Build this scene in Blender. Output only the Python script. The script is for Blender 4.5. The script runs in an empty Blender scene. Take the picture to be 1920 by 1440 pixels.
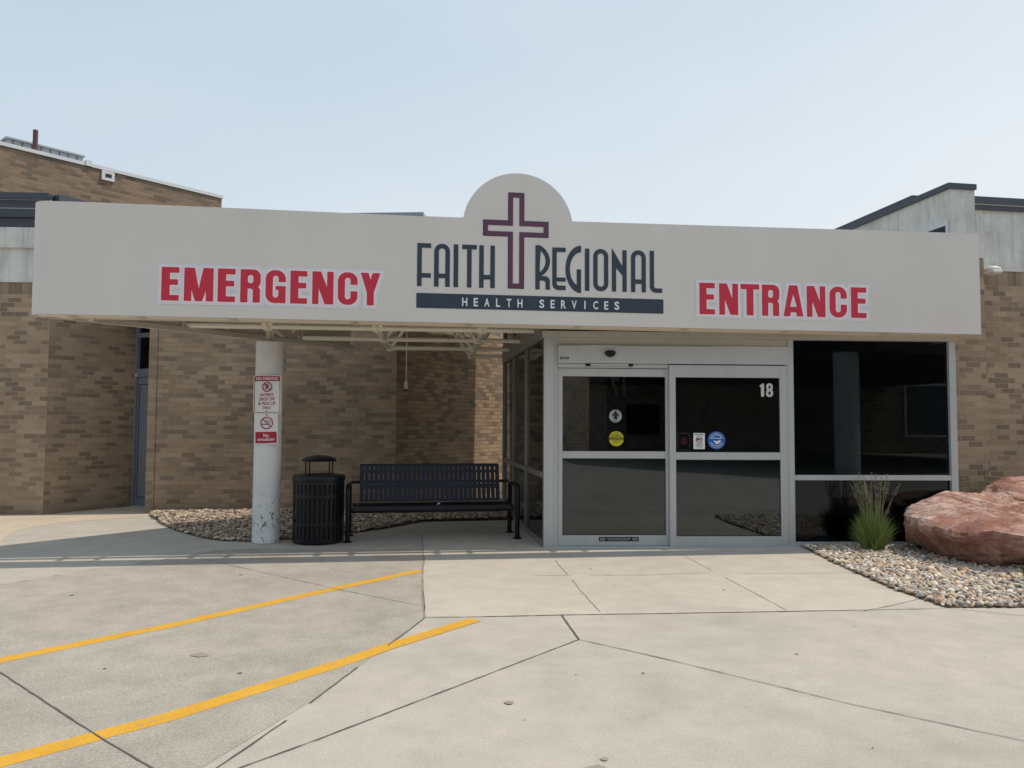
import bpy, bmesh, math, random
import numpy as np
from mathutils import Vector, Matrix, noise
random.seed(7); RNG = np.random.default_rng(11)
S = bpy.context.scene
COL = S.collection
R = math.radians

# ------------------------------------------------------------------ helpers
WM = {}                                    # world matrix of every object made here

def place(o, world=None, parent=None):
    world = world or Matrix.Identity(4)
    WM[o] = world
    if parent is not None:
        o.parent = parent
        o.matrix_basis = WM[parent].inverted() @ world
    else:
        o.matrix_basis = world
    return o

def tag(o, label=None, cat=None, group=None, kind=None):
    if label: o['label'] = label
    if cat: o['category'] = cat
    if group: o['group'] = group
    if kind: o['kind'] = kind
    return o

def thing(name, loc, label, cat, group=None, rz=0.0):
    o = bpy.data.objects.new(name, None)
    o.empty_display_size = 0.2
    COL.objects.link(o)
    place(o, Matrix.Translation(loc) @ Matrix.Rotation(rz, 4, 'Z'))
    return tag(o, label, cat, group)

def frame(p, ang):
    return Matrix.Translation((p[0], p[1], p[2] if len(p) > 2 else 0.0)) @ Matrix.Rotation(ang, 4, 'Z')

class MB:
    """collects faces and links them as one mesh object"""
    def __init__(s): s.v = []; s.f = []
    def add(s, vs, fs):
        n = len(s.v); s.v.extend([tuple(v) for v in vs]); s.f.extend([tuple(i + n for i in f) for f in fs]); return s
    def box(s, x0, x1, y0, y1, z0, z1):
        v = [(x0,y0,z0),(x1,y0,z0),(x1,y1,z0),(x0,y1,z0),(x0,y0,z1),(x1,y0,z1),(x1,y1,z1),(x0,y1,z1)]
        return s.add(v, [(0,3,2,1),(4,5,6,7),(0,1,5,4),(1,2,6,5),(2,3,7,6),(3,0,4,7)])
    def rim(s, x0, x1, z0, z1, w, y0, y1, wl=None, wr=None, wb=None, wt=None):
        wl = wl or w; wr = wr or w; wb = wb or w; wt = wt or w      # rectangular frame, members butted
        s.box(x0, x0+wl, y0, y1, z0, z1); s.box(x1-wr, x1, y0, y1, z0, z1)
        s.box(x0+wl, x1-wr, y0+.002, y1, z0, z0+wb); s.box(x0+wl, x1-wr, y0+.002, y1, z1-wt, z1); return s
    def prism(s, pts, z0, z1):
        n = len(pts); v = [(p[0],p[1],z0) for p in pts] + [(p[0],p[1],z1) for p in pts]
        return s.add(v, [tuple(range(n-1,-1,-1)), tuple(range(n,2*n))] + [(i,(i+1)%n,n+(i+1)%n,n+i) for i in range(n)])
    def prism_y(s, pts, y0, y1):
        n = len(pts); v = [(p[0],y0,p[1]) for p in pts] + [(p[0],y1,p[1]) for p in pts]
        return s.add(v, [tuple(range(n)), tuple(range(2*n-1,n-1,-1))] + [(i,n+i,n+(i+1)%n,(i+1)%n) for i in range(n)])
    def sheet(s, pts, z):
        return s.add([(p[0],p[1],z) for p in pts], [tuple(range(len(pts)))])
    def tube(s, path, r, n=10, cap=True, closed=False):
        path = [Vector(p) for p in path]; m = len(path)
        rs = r if isinstance(r, (list, tuple)) else [r]*m
        vs = []; up = None
        for i, p in enumerate(path):
            if closed: t = (path[(i+1) % m]-path[i-1]).normalized()
            else: t = (path[min(i+1,m-1)]-path[max(i-1,0)]).normalized()
            if up is None:
                up = Vector((0,0,1)) if abs(t.z) < .9 else Vector((1,0,0))
            a = (up - t*up.dot(t)).normalized(); b = t.cross(a); up = a
            for k in range(n):
                an = 2*math.pi*k/n; vs.append(p + (a*math.cos(an)+b*math.sin(an))*rs[i])
        fs = []
        for i in range(m if closed else m-1):
            j = (i+1) % m
            for k in range(n): fs.append((i*n+k, i*n+(k+1)%n, j*n+(k+1)%n, j*n+k))
        if cap and not closed: fs += [tuple(range(n-1,-1,-1)), tuple(range((m-1)*n, m*n))]
        return s.add(vs, fs)
    def lathe(s, prof, c=(0,0), n=32, cap=True):
        vs = []
        for r, z in prof:
            for k in range(n): vs.append((c[0]+r*math.cos(2*math.pi*k/n), c[1]+r*math.sin(2*math.pi*k/n), z))
        m = len(prof); fs = [(i*n+k, i*n+(k+1)%n, (i+1)*n+(k+1)%n, (i+1)*n+k) for i in range(m-1) for k in range(n)]
        if cap: fs += [tuple(range(n-1,-1,-1)), tuple(range((m-1)*n, m*n))]
        return s.add(vs, fs)
    def build(s, name, mat, parent=None, world=None, smooth=False, bevel=0, seg=2):
        me = bpy.data.meshes.new(name); me.from_pydata(s.v, [], s.f); me.update()
        o = bpy.data.objects.new(name, me); me.materials.append(mat); COL.objects.link(o)
        place(o, world, parent)
        if smooth:
            me.polygons.foreach_set('use_smooth', [True]*len(me.polygons))
            try: me.set_sharp_from_angle(angle=R(38))
            except Exception: pass
        if bevel:
            b = o.modifiers.new('Bevel', 'BEVEL'); b.width = bevel; b.segments = seg; b.limit_method = 'ANGLE'; b.angle_limit = R(50)
        return o

# ------------------------------------------------------------------ materials
def srgb(r, g, b):
    f = lambda c: c/12.92 if c <= .04045 else ((c+.055)/1.055)**2.4
    return (f(r/255), f(g/255), f(b/255), 1)

class NT:
    def __init__(s, name):
        s.m = bpy.data.materials.new(name); s.m.use_nodes = True
        s.t = s.m.node_tree; s.n = s.t.nodes; s.b = s.n['Principled BSDF']; s.out = s.n['Material Output']
    def new(s, ty, **kw):
        n = s.n.new(ty)
        for k, v in kw.items(): setattr(n, k, v)
        return n
    def link(s, a, b): s.t.links.new(a, b)
    def val(s, x, sock):
        if hasattr(x, 'is_output') or isinstance(x, bpy.types.NodeSocket): s.link(x, sock)
        else: sock.default_value = x
    def math(s, op, a, b=0.0, c=None, clamp=False):
        n = s.new('ShaderNodeMath', operation=op); n.use_clamp = clamp
        s.val(a, n.inputs[0]); s.val(b, n.inputs[1])
        if c is not None: s.val(c, n.inputs[2])
        return n.outputs[0]
    def coord(s, kind='Object'):
        return s.new('ShaderNodeTexCoord').outputs[kind]
    def mapping(s, vec, scale=(1,1,1), rot=(0,0,0), loc=(0,0,0)):
        n = s.new('ShaderNodeMapping'); s.link(vec, n.inputs[0])
        n.inputs['Scale'].default_value = scale; n.inputs['Rotation'].default_value = rot; n.inputs['Location'].default_value = loc
        return n.outputs[0]
    def noise(s, vec, scale, detail=4, rough=.55, dist=0):
        n = s.new('ShaderNodeTexNoise'); s.link(vec, n.inputs['Vector'])
        n.inputs['Scale'].default_value = scale; n.inputs['Detail'].default_value = detail
        n.inputs['Roughness'].default_value = rough; n.inputs['Distortion'].default_value = dist
        return n.outputs[0]
    def ramp(s, fac, stops, interp='LINEAR'):
        n = s.new('ShaderNodeValToRGB'); s.link(fac, n.inputs[0]); cr = n.color_ramp; cr.interpolation = interp
        while len(cr.elements) > 1: cr.elements.remove(cr.elements[-1])
        cr.elements[0].position = stops[0][0]; cr.elements[0].color = stops[0][1]
        for p, c in stops[1:]:
            e = cr.elements.new(p); e.color = c
        return n.outputs[0]
    def mix(s, fac, a, b, mode='MIX'):
        n = s.new('ShaderNodeMix', data_type='RGBA', blend_type=mode)
        s.val(fac, n.inputs[0]); s.val(a, n.inputs[6]); s.val(b, n.inputs[7]); return n.outputs[2]
    def bump(s, h, strength=.3, dist=.01, normal=None):
        n = s.new('ShaderNodeBump'); s.link(h, n.inputs['Height']); n.inputs['Strength'].default_value = strength
        n.inputs['Distance'].default_value = dist
        if normal is not None: s.link(normal, n.inputs['Normal'])
        return n.outputs[0]
    def done(s, col=None, rough=.5, metal=0.0, normal=None, spec=None):
        if col is not None: s.val(col, s.b.inputs['Base Color'])
        s.val(rough, s.b.inputs['Roughness']); s.b.inputs['Metallic'].default_value = metal
        if normal is not None: s.link(normal, s.b.inputs['Normal'])
        if spec is not None: s.b.inputs['Specular IOR Level'].default_value = spec
        return s.m

g3 = lambda v: (v, v, v, 1)

def plain(name, col, rough=.5, metal=0.0, var=.12, scale=3.0, bump=0.0, bscale=60, grime=0.0, spec=None):
    t = NT(name); c = t.coord()
    n1 = t.noise(c, scale, 5, .6); n2 = t.noise(c, scale*9, 3, .6)
    f = t.math('ADD', t.math('MULTIPLY', n1, .7), t.math('MULTIPLY', n2, .3))
    lo = tuple(x*(1-var) for x in col[:3])+(1,); hi = tuple(min(1, x*(1+var)) for x in col[:3])+(1,)
    cc = t.ramp(f, [(.3, lo), (.7, hi)])
    if grime:
        z = t.mapping(c, (5, 5, .35)); g = t.noise(z, 2.0, 6, .65)
        cc = t.mix(t.math('MULTIPLY', t.ramp(g, [(.45, g3(0)), (.75, g3(1))]), grime), cc, (.06,.055,.045,1))
    r = t.math('ADD', rough-.06, t.math('MULTIPLY', n2, .12))
    nb = t.bump(t.noise(c, bscale, 4, .6), bump, .004) if bump else None
    return t.done(cc, r, metal, nb, spec)

def brick_mat(name, tan, dark, mortar, bw=.2286, bh=.0787, soldier=False, dirt=.25, rough=0):
    t = NT(name); c = t.coord(); s = t.new('ShaderNodeSeparateXYZ'); t.link(c, s.inputs[0])
    u = t.math('ADD', s.outputs[0], s.outputs[1]); cb = t.new('ShaderNodeCombineXYZ')
    t.link(u, cb.inputs[0]); t.link(s.outputs[2], cb.inputs[1]); uv = cb.outputs[0]
    wob = t.new('ShaderNodeVectorMath', operation='ADD'); t.link(uv, wob.inputs[0])
    nn = t.new('ShaderNodeTexNoise'); t.link(c, nn.inputs['Vector']); nn.inputs['Scale'].default_value = 14
    sc = t.new('ShaderNodeVectorMath', operation='SCALE'); t.link(nn.outputs[1], sc.inputs[0]); sc.inputs['Scale'].default_value = .004
    t.link(sc.outputs[0], wob.inputs[1])
    b = t.new('ShaderNodeTexBrick'); t.link(wob.outputs[0], b.inputs['Vector'])
    b.offset = 0 if soldier else .5; b.inputs['Scale'].default_value = 1.0
    b.inputs['Color1'].default_value = g3(0); b.inputs['Color2'].default_value = g3(1); b.inputs['Mortar'].default_value = g3(.5)
    b.inputs['Mortar Size'].default_value = .0055; b.inputs['Mortar Smooth'].default_value = .25
    b.inputs['Brick Width'].default_value = bw; b.inputs['Row Height'].default_value = bh
    k = lambda c, m: tuple(x*m for x in c[:3])+(1,)
    bc = t.ramp(b.outputs['Color'], [(0, k(tan,1.05)), (.12, k(tan,.93)), (.24, k(tan,1.13)), (.36, k(tan,.98)), (.48, k(tan,.88)),
                 (.60, k(tan,1.06)), (.68, k(dark,1.12)), (.80, k(dark,.92)), (.91, k(dark,1.02))], 'CONSTANT')
    n1 = t.noise(c, 45, 5, .7); n2 = t.noise(c, .55, 5, .6)
    bc = t.mix(1.0, bc, t.ramp(n1, [(.3, g3(.84)), (.7, g3(1.14))]), 'MULTIPLY')
    col = t.mix(b.outputs['Fac'], bc, t.mix(n1, mortar, k(mortar, .8)))
    col = t.mix(1.0, col, t.ramp(n2, [(.3, g3(1-dirt)), (.65, g3(1.08))]), 'MULTIPLY')
    # lowest courses mixed darker, with a noisy upper edge
    low = t.math('MULTIPLY', t.ramp(t.math('ADD', s.outputs[2], t.math('MULTIPLY', n2, .35)), [(.12, g3(1)), (.55, g3(0))]), .28)
    col = t.mix(low, col, (.045,.04,.03,1))
    h = t.math('ADD', t.math('MULTIPLY', b.outputs['Fac'], -1.0), t.math('MULTIPLY', n1, .35))
    h = t.math('ADD', h, t.math('MULTIPLY', b.outputs['Color'], .45+rough))
    return t.done(col, .88, 0, t.bump(h, .75+.25*rough, .012+.012*rough), .25)

def concrete_mat(name, base, warm=0.0, speck=.10, stain=.12, broom=0.0, angle=0.0):
    t = NT(name); c = t.coord()
    big = t.noise(c, .45, 6, .62, .4); mid = t.noise(c, 3.2, 6, .65); fine = t.noise(c, 70, 4, .8); grit = t.noise(c, 260, 2, .8)
    k = lambda m, w=0: (base[0]*m*(1+w), base[1]*m, base[2]*m*(1-w), 1)
    cc = t.ramp(big, [(.28, k(1-stain, warm*.3)), (.5, k(1, warm)), (.72, k(1+stain*.55, warm*1.3))])
    cc = t.mix(1, cc, t.ramp(mid, [(.32, g3(1-stain*.75)), (.62, g3(1.05))]), 'MULTIPLY')
    cc = t.mix(1, cc, t.ramp(fine, [(.30, g3(1-speck*1.7)), (.52, g3(1.0)), (.74, g3(1+speck*1.5))]), 'MULTIPLY')
    cc = t.mix(1, cc, t.ramp(grit, [(.32, g3(1-speck*1.2)), (.7, g3(1+speck*.8))]), 'MULTIPLY')
    blot = t.noise(t.mapping(c, (1.0, .55, 1)), .9, 7, .7, .8)
    cc = t.mix(t.math('MULTIPLY', t.ramp(blot, [(.55, g3(0)), (.75, g3(1))]), stain*1.6), cc, (base[0]*.5, base[1]*.5, base[2]*.5, 1))
    h = t.math('ADD', fine, t.math('MULTIPLY', mid, .5))
    if broom:
        w = t.new('ShaderNodeTexWave', wave_type='BANDS'); t.link(t.mapping(c, (1,1,1), (0,0,angle)), w.inputs[0])
        w.inputs['Scale'].default_value = 9; w.inputs['Distortion'].default_value = 3.5; w.inputs['Detail'].default_value = 3
        h = t.math('ADD', h, t.math('MULTIPLY', w.outputs[1], broom))
        cc = t.mix(1, cc, t.ramp(w.outputs[1], [(0, g3(1-.05*broom)), (1, g3(1+.03*broom))]), 'MULTIPLY')
    return t.done(cc, .9, 0, t.bump(h, .35, .004), .2)

def band_mat(name):                         # weathered precast band with run-off streaks
    t = NT(name); c = t.coord(); s = t.new('ShaderNodeSeparateXYZ'); t.link(c, s.inputs[0])
    st = t.noise(t.mapping(c, (9, 9, .5)), 1.6, 6, .7); bl = t.noise(c, 2.6, 6, .65); f = t.noise(c, 60, 4, .7)
    base = t.ramp(bl, [(.3, srgb(188,190,186)), (.6, srgb(214,215,211)), (.8, srgb(222,222,217))])
    base = t.mix(t.math('MULTIPLY', t.ramp(st, [(.47, g3(0)), (.72, g3(1))]), .5), base, srgb(140,141,135))
    base = t.mix(1, base, t.ramp(f, [(.3, g3(.92)), (.7, g3(1.06))]), 'MULTIPLY')
    return t.done(base, .85, 0, t.bump(f, .3, .006), .25)

def glass_mat(name, tint, ior=1.6):
    t = NT(name); t.n.remove(t.b)
    tr = t.new('ShaderNodeBsdfTransparent'); tr.inputs[0].default_value = tint
    gl = t.new('ShaderNodeBsdfGlossy'); gl.inputs['Roughness'].default_value = .0; gl.inputs[0].default_value = (.86,.95,1,1)
    c = t.coord(); nb = t.bump(t.noise(c, .9, 2, .4), .02, .02); t.link(nb, gl.inputs['Normal'])
    fr = t.new('ShaderNodeFresnel'); fr.inputs[0].default_value = ior
    mx = t.new('ShaderNodeMixShader'); t.link(fr.outputs[0], mx.inputs[0]); t.link(tr.outputs[0], mx.inputs[1]); t.link(gl.outputs[0], mx.inputs[2])
    t.link(mx.outputs[0], t.out.inputs[0]); return t.m

M = {}
TAN = (.375,.280,.198,1); DRK = (.245,.182,.136,1); MOR = (.47,.385,.285,1)
M['brick'] = brick_mat('buff_brick', TAN, DRK, MOR)
M['brick_rough'] = brick_mat('buff_brick_rough', (.40,.29,.19,1), (.25,.188,.138,1), (.33,.25,.175,1), rough=1.0)
M['brick_mid'] = brick_mat('buff_brick_flush', (.395,.292,.202,1), (.27,.205,.155,1), (.45,.345,.24,1))
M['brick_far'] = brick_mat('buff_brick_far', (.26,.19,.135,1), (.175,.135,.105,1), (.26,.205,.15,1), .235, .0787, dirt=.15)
M['soldier'] = brick_mat('soldier_course', TAN, DRK, MOR, .0787, .24, True)
M['band'] = band_mat('precast_band')
M['darkmetal'] = plain('dark_roof_metal', srgb(62,68,80), .45, .0, .10, 1.5)
M['coping'] = plain('pale_coping', srgb(205,208,212), .4, 0, .06)
M['alu'] = plain('aluminium', srgb(186,189,191), .38, .25, .05, 1.2, .03, 90, .08)
M['alu_panel'] = plain('panel_beige', srgb(186,182,172), .5, 0, .04, 1.2)
M['alu_side'] = plain('side_frame_paint', srgb(134,132,128), .45, .1, .05)
M['black_rubber'] = plain('black_rubber', srgb(22,22,24), .6)
def canvas_mat():
    t = NT('canopy_vinyl'); c = t.coord()
    n = t.noise(c, .8, 5, .6); st = t.noise(t.mapping(c, (5, 5, .5)), 1.5, 5, .65)
    cc = t.ramp(n, [(.3, srgb(210,206,202)), (.7, srgb(217,213,210))])
    cc = t.mix(t.math('MULTIPLY', t.ramp(st, [(.5, g3(0)), (.8, g3(1))]), .04), cc, srgb(150,146,138))
    h = t.math('ADD', t.noise(t.mapping(c, (1, 1, .5)), 2.2, 3, .5), t.math('MULTIPLY', t.noise(c, 120, 3), .04))
    return t.done(cc, .55, 0, t.bump(h, .10, .02), .3)
M['canvas'] = canvas_mat()
M['soffit'] = plain('soffit_panel', srgb(240,228,212), .6, 0, .04)
M['trim'] = plain('cream_trim', srgb(208,198,180), .5, 0, .06, 2)
M['tube'] = plain('cream_tube', srgb(238,232,216), .45, 0, .06, 2)
M['deck'] = plain('roof_deck_underside', srgb(182,172,160), .7, 0, .10, 1.5)
M['navy'] = plain('navy_vinyl', srgb(44,58,74), .5, 0, .05)
M['red'] = plain('red_vinyl', srgb(198,40,66), .5, 0, .04, .8)
M['halo'] = plain('pale_vinyl', srgb(220,221,230), .5, 0, .03)
M['halo2'] = plain('rose_white_vinyl', srgb(240,226,230), .5, 0, .02)
M['plum'] = plain('plum_vinyl', srgb(92,54,82), .5, 0, .04)
M['plum_edge'] = plain('plum_edge_vinyl', srgb(52,36,62), .5, 0, .03)
M['white_txt'] = plain('white_vinyl', srgb(226,228,230), .5, 0, .03)
M['black_txt'] = plain('black_vinyl', srgb(20,20,22), .5)
M['sign_red'] = plain('sign_red', srgb(168,32,58), .4, 0, .04)
M['sign_white'] = plain('sign_white', srgb(225,228,232), .35, 0, .03)
M['black_steel'] = plain('black_coated_steel', srgb(14,16,23), .40, 0, .15, 4, .05, 120, spec=.35)
M['navy_steel'] = plain('navy_coated_steel', srgb(13,23,42), .5, 0, .15, 4, .05, 120, spec=.4)
M['door_paint'] = plain('grey_door_paint', srgb(118,126,136), .45, 0, .05)
M['brown_pipe'] = plain('brown_pipe', srgb(86,56,50), .6)
M['unit_metal'] = plain('rooftop_unit_metal', srgb(150,155,160), .5, .2, .1)
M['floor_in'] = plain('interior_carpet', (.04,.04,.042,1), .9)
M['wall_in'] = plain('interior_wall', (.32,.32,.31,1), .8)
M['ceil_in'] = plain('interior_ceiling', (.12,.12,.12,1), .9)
M['glass'] = glass_mat('tinted_glass', (.56,.58,.59,1), 1.68)
M['glass_win'] = glass_mat('dark_tinted_glass', (.36,.40,.44,1), 1.42)
M['glass_side'] = glass_mat('side_glass', (.72,.72,.72,1), 1.45)
M['ground'] = concrete_mat('concrete_broomed', (.445,.416,.368), .015, .11, .13, .10, R(35))
M['drive'] = concrete_mat('concrete_drive', (.395,.367,.322), .012, .20, .19)
M['walk'] = concrete_mat('concrete_walk', (.475,.44,.385), .02, .07, .11)
M['walk2'] = concrete_mat('concrete_warm_walk', (.50,.44,.355), .04, .08, .12)
M['joint'] = plain('joint_sealant', srgb(90,83,84), .8, 0, .3, 8)
M['joint_pale'] = plain('joint_worn', srgb(140,130,120), .9, 0, .35, 10)
M['soil'] = plain('bed_soil', (.12,.095,.07,1), .95, 0, .35, 12, .4, 60)
def yellow_mat():
    t = NT('yellow_road_paint'); c = t.coord()
    n = t.noise(c, 3, 6, .7); f = t.noise(c, 60, 4, .75); w = t.noise(c, 9, 6, .75)
    cc = t.ramp(n, [(.3, srgb(204,152,48)), (.7, srgb(214,166,62))])
    cc = t.mix(1, cc, t.ramp(f, [(.3, g3(.86)), (.7, g3(1.08))]), 'MULTIPLY')
    cc = t.mix(t.ramp(w, [(.56, g3(0)), (.66, g3(.7))]), cc, (.34,.27,.15,1))
    return t.done(cc, .75, 0, t.bump(f, .3, .003), .25)
M['yellow'] = yellow_mat()
def column_mat():
    t = NT('scuffed_white_column'); c = t.coord(); s = t.new('ShaderNodeSeparateXYZ'); t.link(c, s.inputs[0])
    n = t.noise(c, 2, 5, .6); ch = t.noise(t.mapping(c, (1,1,.7)), 19, 7, .75, .6)
    base = t.ramp(n, [(.3, srgb(210,213,214)), (.7, srgb(226,227,226))])
    hgt = t.ramp(s.outputs[2], [(.0, g3(.115)), (.25, g3(.15)), (.55, g3(.11)), (.8, g3(.01)), (1.0, g3(0.0))])   # chips thin out with height
    msk = t.math('GREATER_THAN', t.math('ADD', ch, hgt), .695)
    edge = t.math('GREATER_THAN', t.math('ADD', ch, hgt), .72)
    base = t.mix(msk, base, srgb(176,178,184)); base = t.mix(edge, base, srgb(104,108,120))
    return t.done(base, .45, 0, t.bump(msk, -.4, .003), .4)
M['column'] = column_mat()
def rock_mat():
    t = NT('red_quartzite'); c = t.coord()
    a = t.noise(c, 1.6, 8, .62, .8); b = t.noise(t.mapping(c, (1,1,3.2), (R(14),0,R(20))), 4.5, 8, .72, 1.1); f = t.noise(c, 34, 6, .75)
    cc = t.ramp(a, [(.25, srgb(122,78,58)), (.42, srgb(168,118,98)), (.50, srgb(206,168,152)), (.62, srgb(224,200,186)), (.8, srgb(186,140,124))])
    cc = t.mix(t.ramp(b, [(.42, g3(0)), (.56, g3(.65))]), cc, srgb(150,112,106))
    cc = t.mix(t.ramp(t.noise(c, 2.3, 5, .6, .5), [(.60, g3(0)), (.72, g3(.7))]), cc, srgb(196,134,86))
    s = t.new('ShaderNodeSeparateXYZ'); t.link(c, s.inputs[0])
    cc = t.mix(1, cc, t.ramp(f, [(.25, g3(.62)), (.5, g3(1.0)), (.78, g3(1.28))]), 'MULTIPLY')
    vo = t.new('ShaderNodeTexVoronoi', feature='DISTANCE_TO_EDGE'); t.link(t.mapping(c, (1,1,2.2), (.3,.1,.4)), vo.inputs['Vector']); vo.inputs['Scale'].default_value = 3.4
    crk = t.math('MULTIPLY', t.ramp(t.math('ADD', vo.outputs[0], t.math('MULTIPLY', f, .03)), [(.012, g3(1)), (.035, g3(0))]), t.ramp(a, [(.4, g3(0)), (.6, g3(.8))]))
    cc = t.mix(crk, cc, srgb(84,54,46))
    h = t.math('ADD', t.math('MULTIPLY', b, 1.2), t.math('MULTIPLY', f, .35))
    return t.done(cc, .82, 0, t.bump(h, 1.0, .045), .25)
M['rock'] = rock_mat()
def pebble_mat(name, stops):
    t = NT(name); g = t.new('ShaderNodeNewGeometry'); c = t.coord()
    cc = t.ramp(g.outputs['Random Per Island'], stops, 'CONSTANT')
    cc = t.mix(1, cc, t.ramp(t.noise(c, 60, 4, .7), [(.3, g3(.8)), (.7, g3(1.15))]), 'MULTIPLY')
    return t.done(cc, .7, 0, None, .3)
M['pebble'] = pebble_mat('river_pebbles', [(0,srgb(214,200,180)),(.1,srgb(170,160,150)),(.22,srgb(196,170,140)),(.34,srgb(168,160,152)),(.46,srgb(228,220,206)),
    (.55,srgb(176,140,118)),(.66,srgb(178,168,158)),(.78,srgb(206,186,148)),(.84,srgb(120,114,112)),(.9,srgb(190,178,164))])
M['rubble'] = pebble_mat('flat_rubble', [(0,srgb(190,172,150)),(.15,srgb(150,136,122)),(.3,srgb(170,144,122)),(.5,srgb(128,116,106)),(.65,srgb(200,184,160)),(.8,srgb(116,104,98)),(.9,srgb(176,158,140))])
def blade_mat(name, stops):
    t = NT(name); g = t.new('ShaderNodeNewGeometry')
    cc = t.ramp(g.outputs['Random Per Island'], stops)
    t.b.inputs['Transmission Weight'].default_value = 0
    return t.done(cc, .55, 0, None, .3)
M['blade'] = blade_mat('grass_blades', [(0,(.10,.16,.03,1)),(.4,(.17,.26,.055,1)),(.75,(.27,.35,.10,1)),(1,(.42,.37,.20,1))])
M['seed'] = blade_mat('seed_heads', [(0,(.20,.17,.10,1)),(.5,(.30,.26,.16,1)),(1,(.24,.24,.13,1))])
M['lamp_white'] = plain('white_fixture', srgb(225,226,226), .35, 0, .03)
M['asphalt_dark'] = plain('far_roof_soffit', (.05,.05,.055,1), .8)
M['brick_back'] = brick_mat('buff_brick_back', (.42,.36,.29,1), (.28,.24,.20,1), (.45,.4,.33,1), .235, .0787, dirt=.15)
# ------------------------------------------------------------------ lettering from signed distances
def sd_poly(X, Z, pts):
    d = np.full(X.shape, 1e9); inside = np.zeros(X.shape, bool); n = len(pts)
    for i in range(n):
        x0, z0 = pts[i]; x1, z1 = pts[(i+1) % n]; ex, ez = x1-x0, z1-z0; wx, wz = X-x0, Z-z0
        t = np.clip((wx*ex+wz*ez)/max(ex*ex+ez*ez, 1e-12), 0, 1)
        d = np.minimum(d, (wx-t*ex)**2+(wz-t*ez)**2)
        c = ((z0 <= Z) & (z1 > Z)) | ((z1 <= Z) & (z0 > Z))
        if ez: inside ^= c & (X < x0 + (Z-z0)/ez*ex)
    d = np.sqrt(d); return np.where(inside, -d, d)
def sd_box(X, Z, x0, x1, z0, z1, r=0.0):
    cx, cz, hx, hz = (x0+x1)/2, (z0+z1)/2, (x1-x0)/2, (z1-z0)/2
    r = min(r, hx, hz); qx = np.abs(X-cx)-hx+r; qz = np.abs(Z-cz)-hz+r
    return np.hypot(np.maximum(qx, 0), np.maximum(qz, 0)) + np.minimum(np.maximum(qx, qz), 0) - r
U = lambda *a: np.minimum.reduce(a)
def sub(a, b): return np.maximum(a, -b)
def sdf_sheet(fn, x0, x1, z0, z1, g, y, level=0.0, dil=0.0):
    nx = int(math.ceil((x1-x0)/g))+1; nz = int(math.ceil((z1-z0)/g))+1
    xs = x0+np.arange(nx)*g; zs = z0+np.arange(nz)*g
    X, Z = np.meshgrid(xs, zs); D = fn(X, Z)-level
    if dil:                                  # grow with square corners, as a cutter's offset does
        k = int(round(dil/g))
        for ax in (0, 1):
            Pd = np.pad(D, [(k, k) if ax == q else (0, 0) for q in (0, 1)], constant_values=1.0)
            D = np.minimum.reduce([np.take(Pd, np.arange(i, i+D.shape[ax]), axis=ax) for i in range(2*k+1)])
    m = MB(); ins = D < 0; full = ins[:-1,:-1] & ins[1:,:-1] & ins[:-1,1:] & ins[1:,1:]
    anyi = ins[:-1,:-1] | ins[1:,:-1] | ins[:-1,1:] | ins[1:,1:]
    for j in range(nz-1):
        i = 0
        while i < nx-1:
            if full[j, i]:
                k = i
                while k < nx-1 and full[j, k]: k += 1
                m.add([(xs[i],y,zs[j]),(xs[k],y,zs[j]),(xs[k],y,zs[j+1]),(xs[i],y,zs[j+1])], [(0,1,2,3)]); i = k; continue
            if anyi[j, i]:
                cs = [(i,j),(i+1,j),(i+1,j+1),(i,j+1)]; P = []
                for q in range(4):
                    a, b = cs[q], cs[(q+1) % 4]; da, db = D[a[1],a[0]], D[b[1],b[0]]
                    if da < 0: P.append((xs[a[0]], y, zs[a[1]]))
                    if (da < 0) != (db < 0):
                        t = da/(da-db); P.append((xs[a[0]]+(xs[b[0]]-xs[a[0]])*t, y, zs[a[1]]+(zs[b[1]]-zs[a[1]])*t))
                if len(P) >= 3: m.add(P, [tuple(range(len(P)))])
            i += 1
    return m

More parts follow.
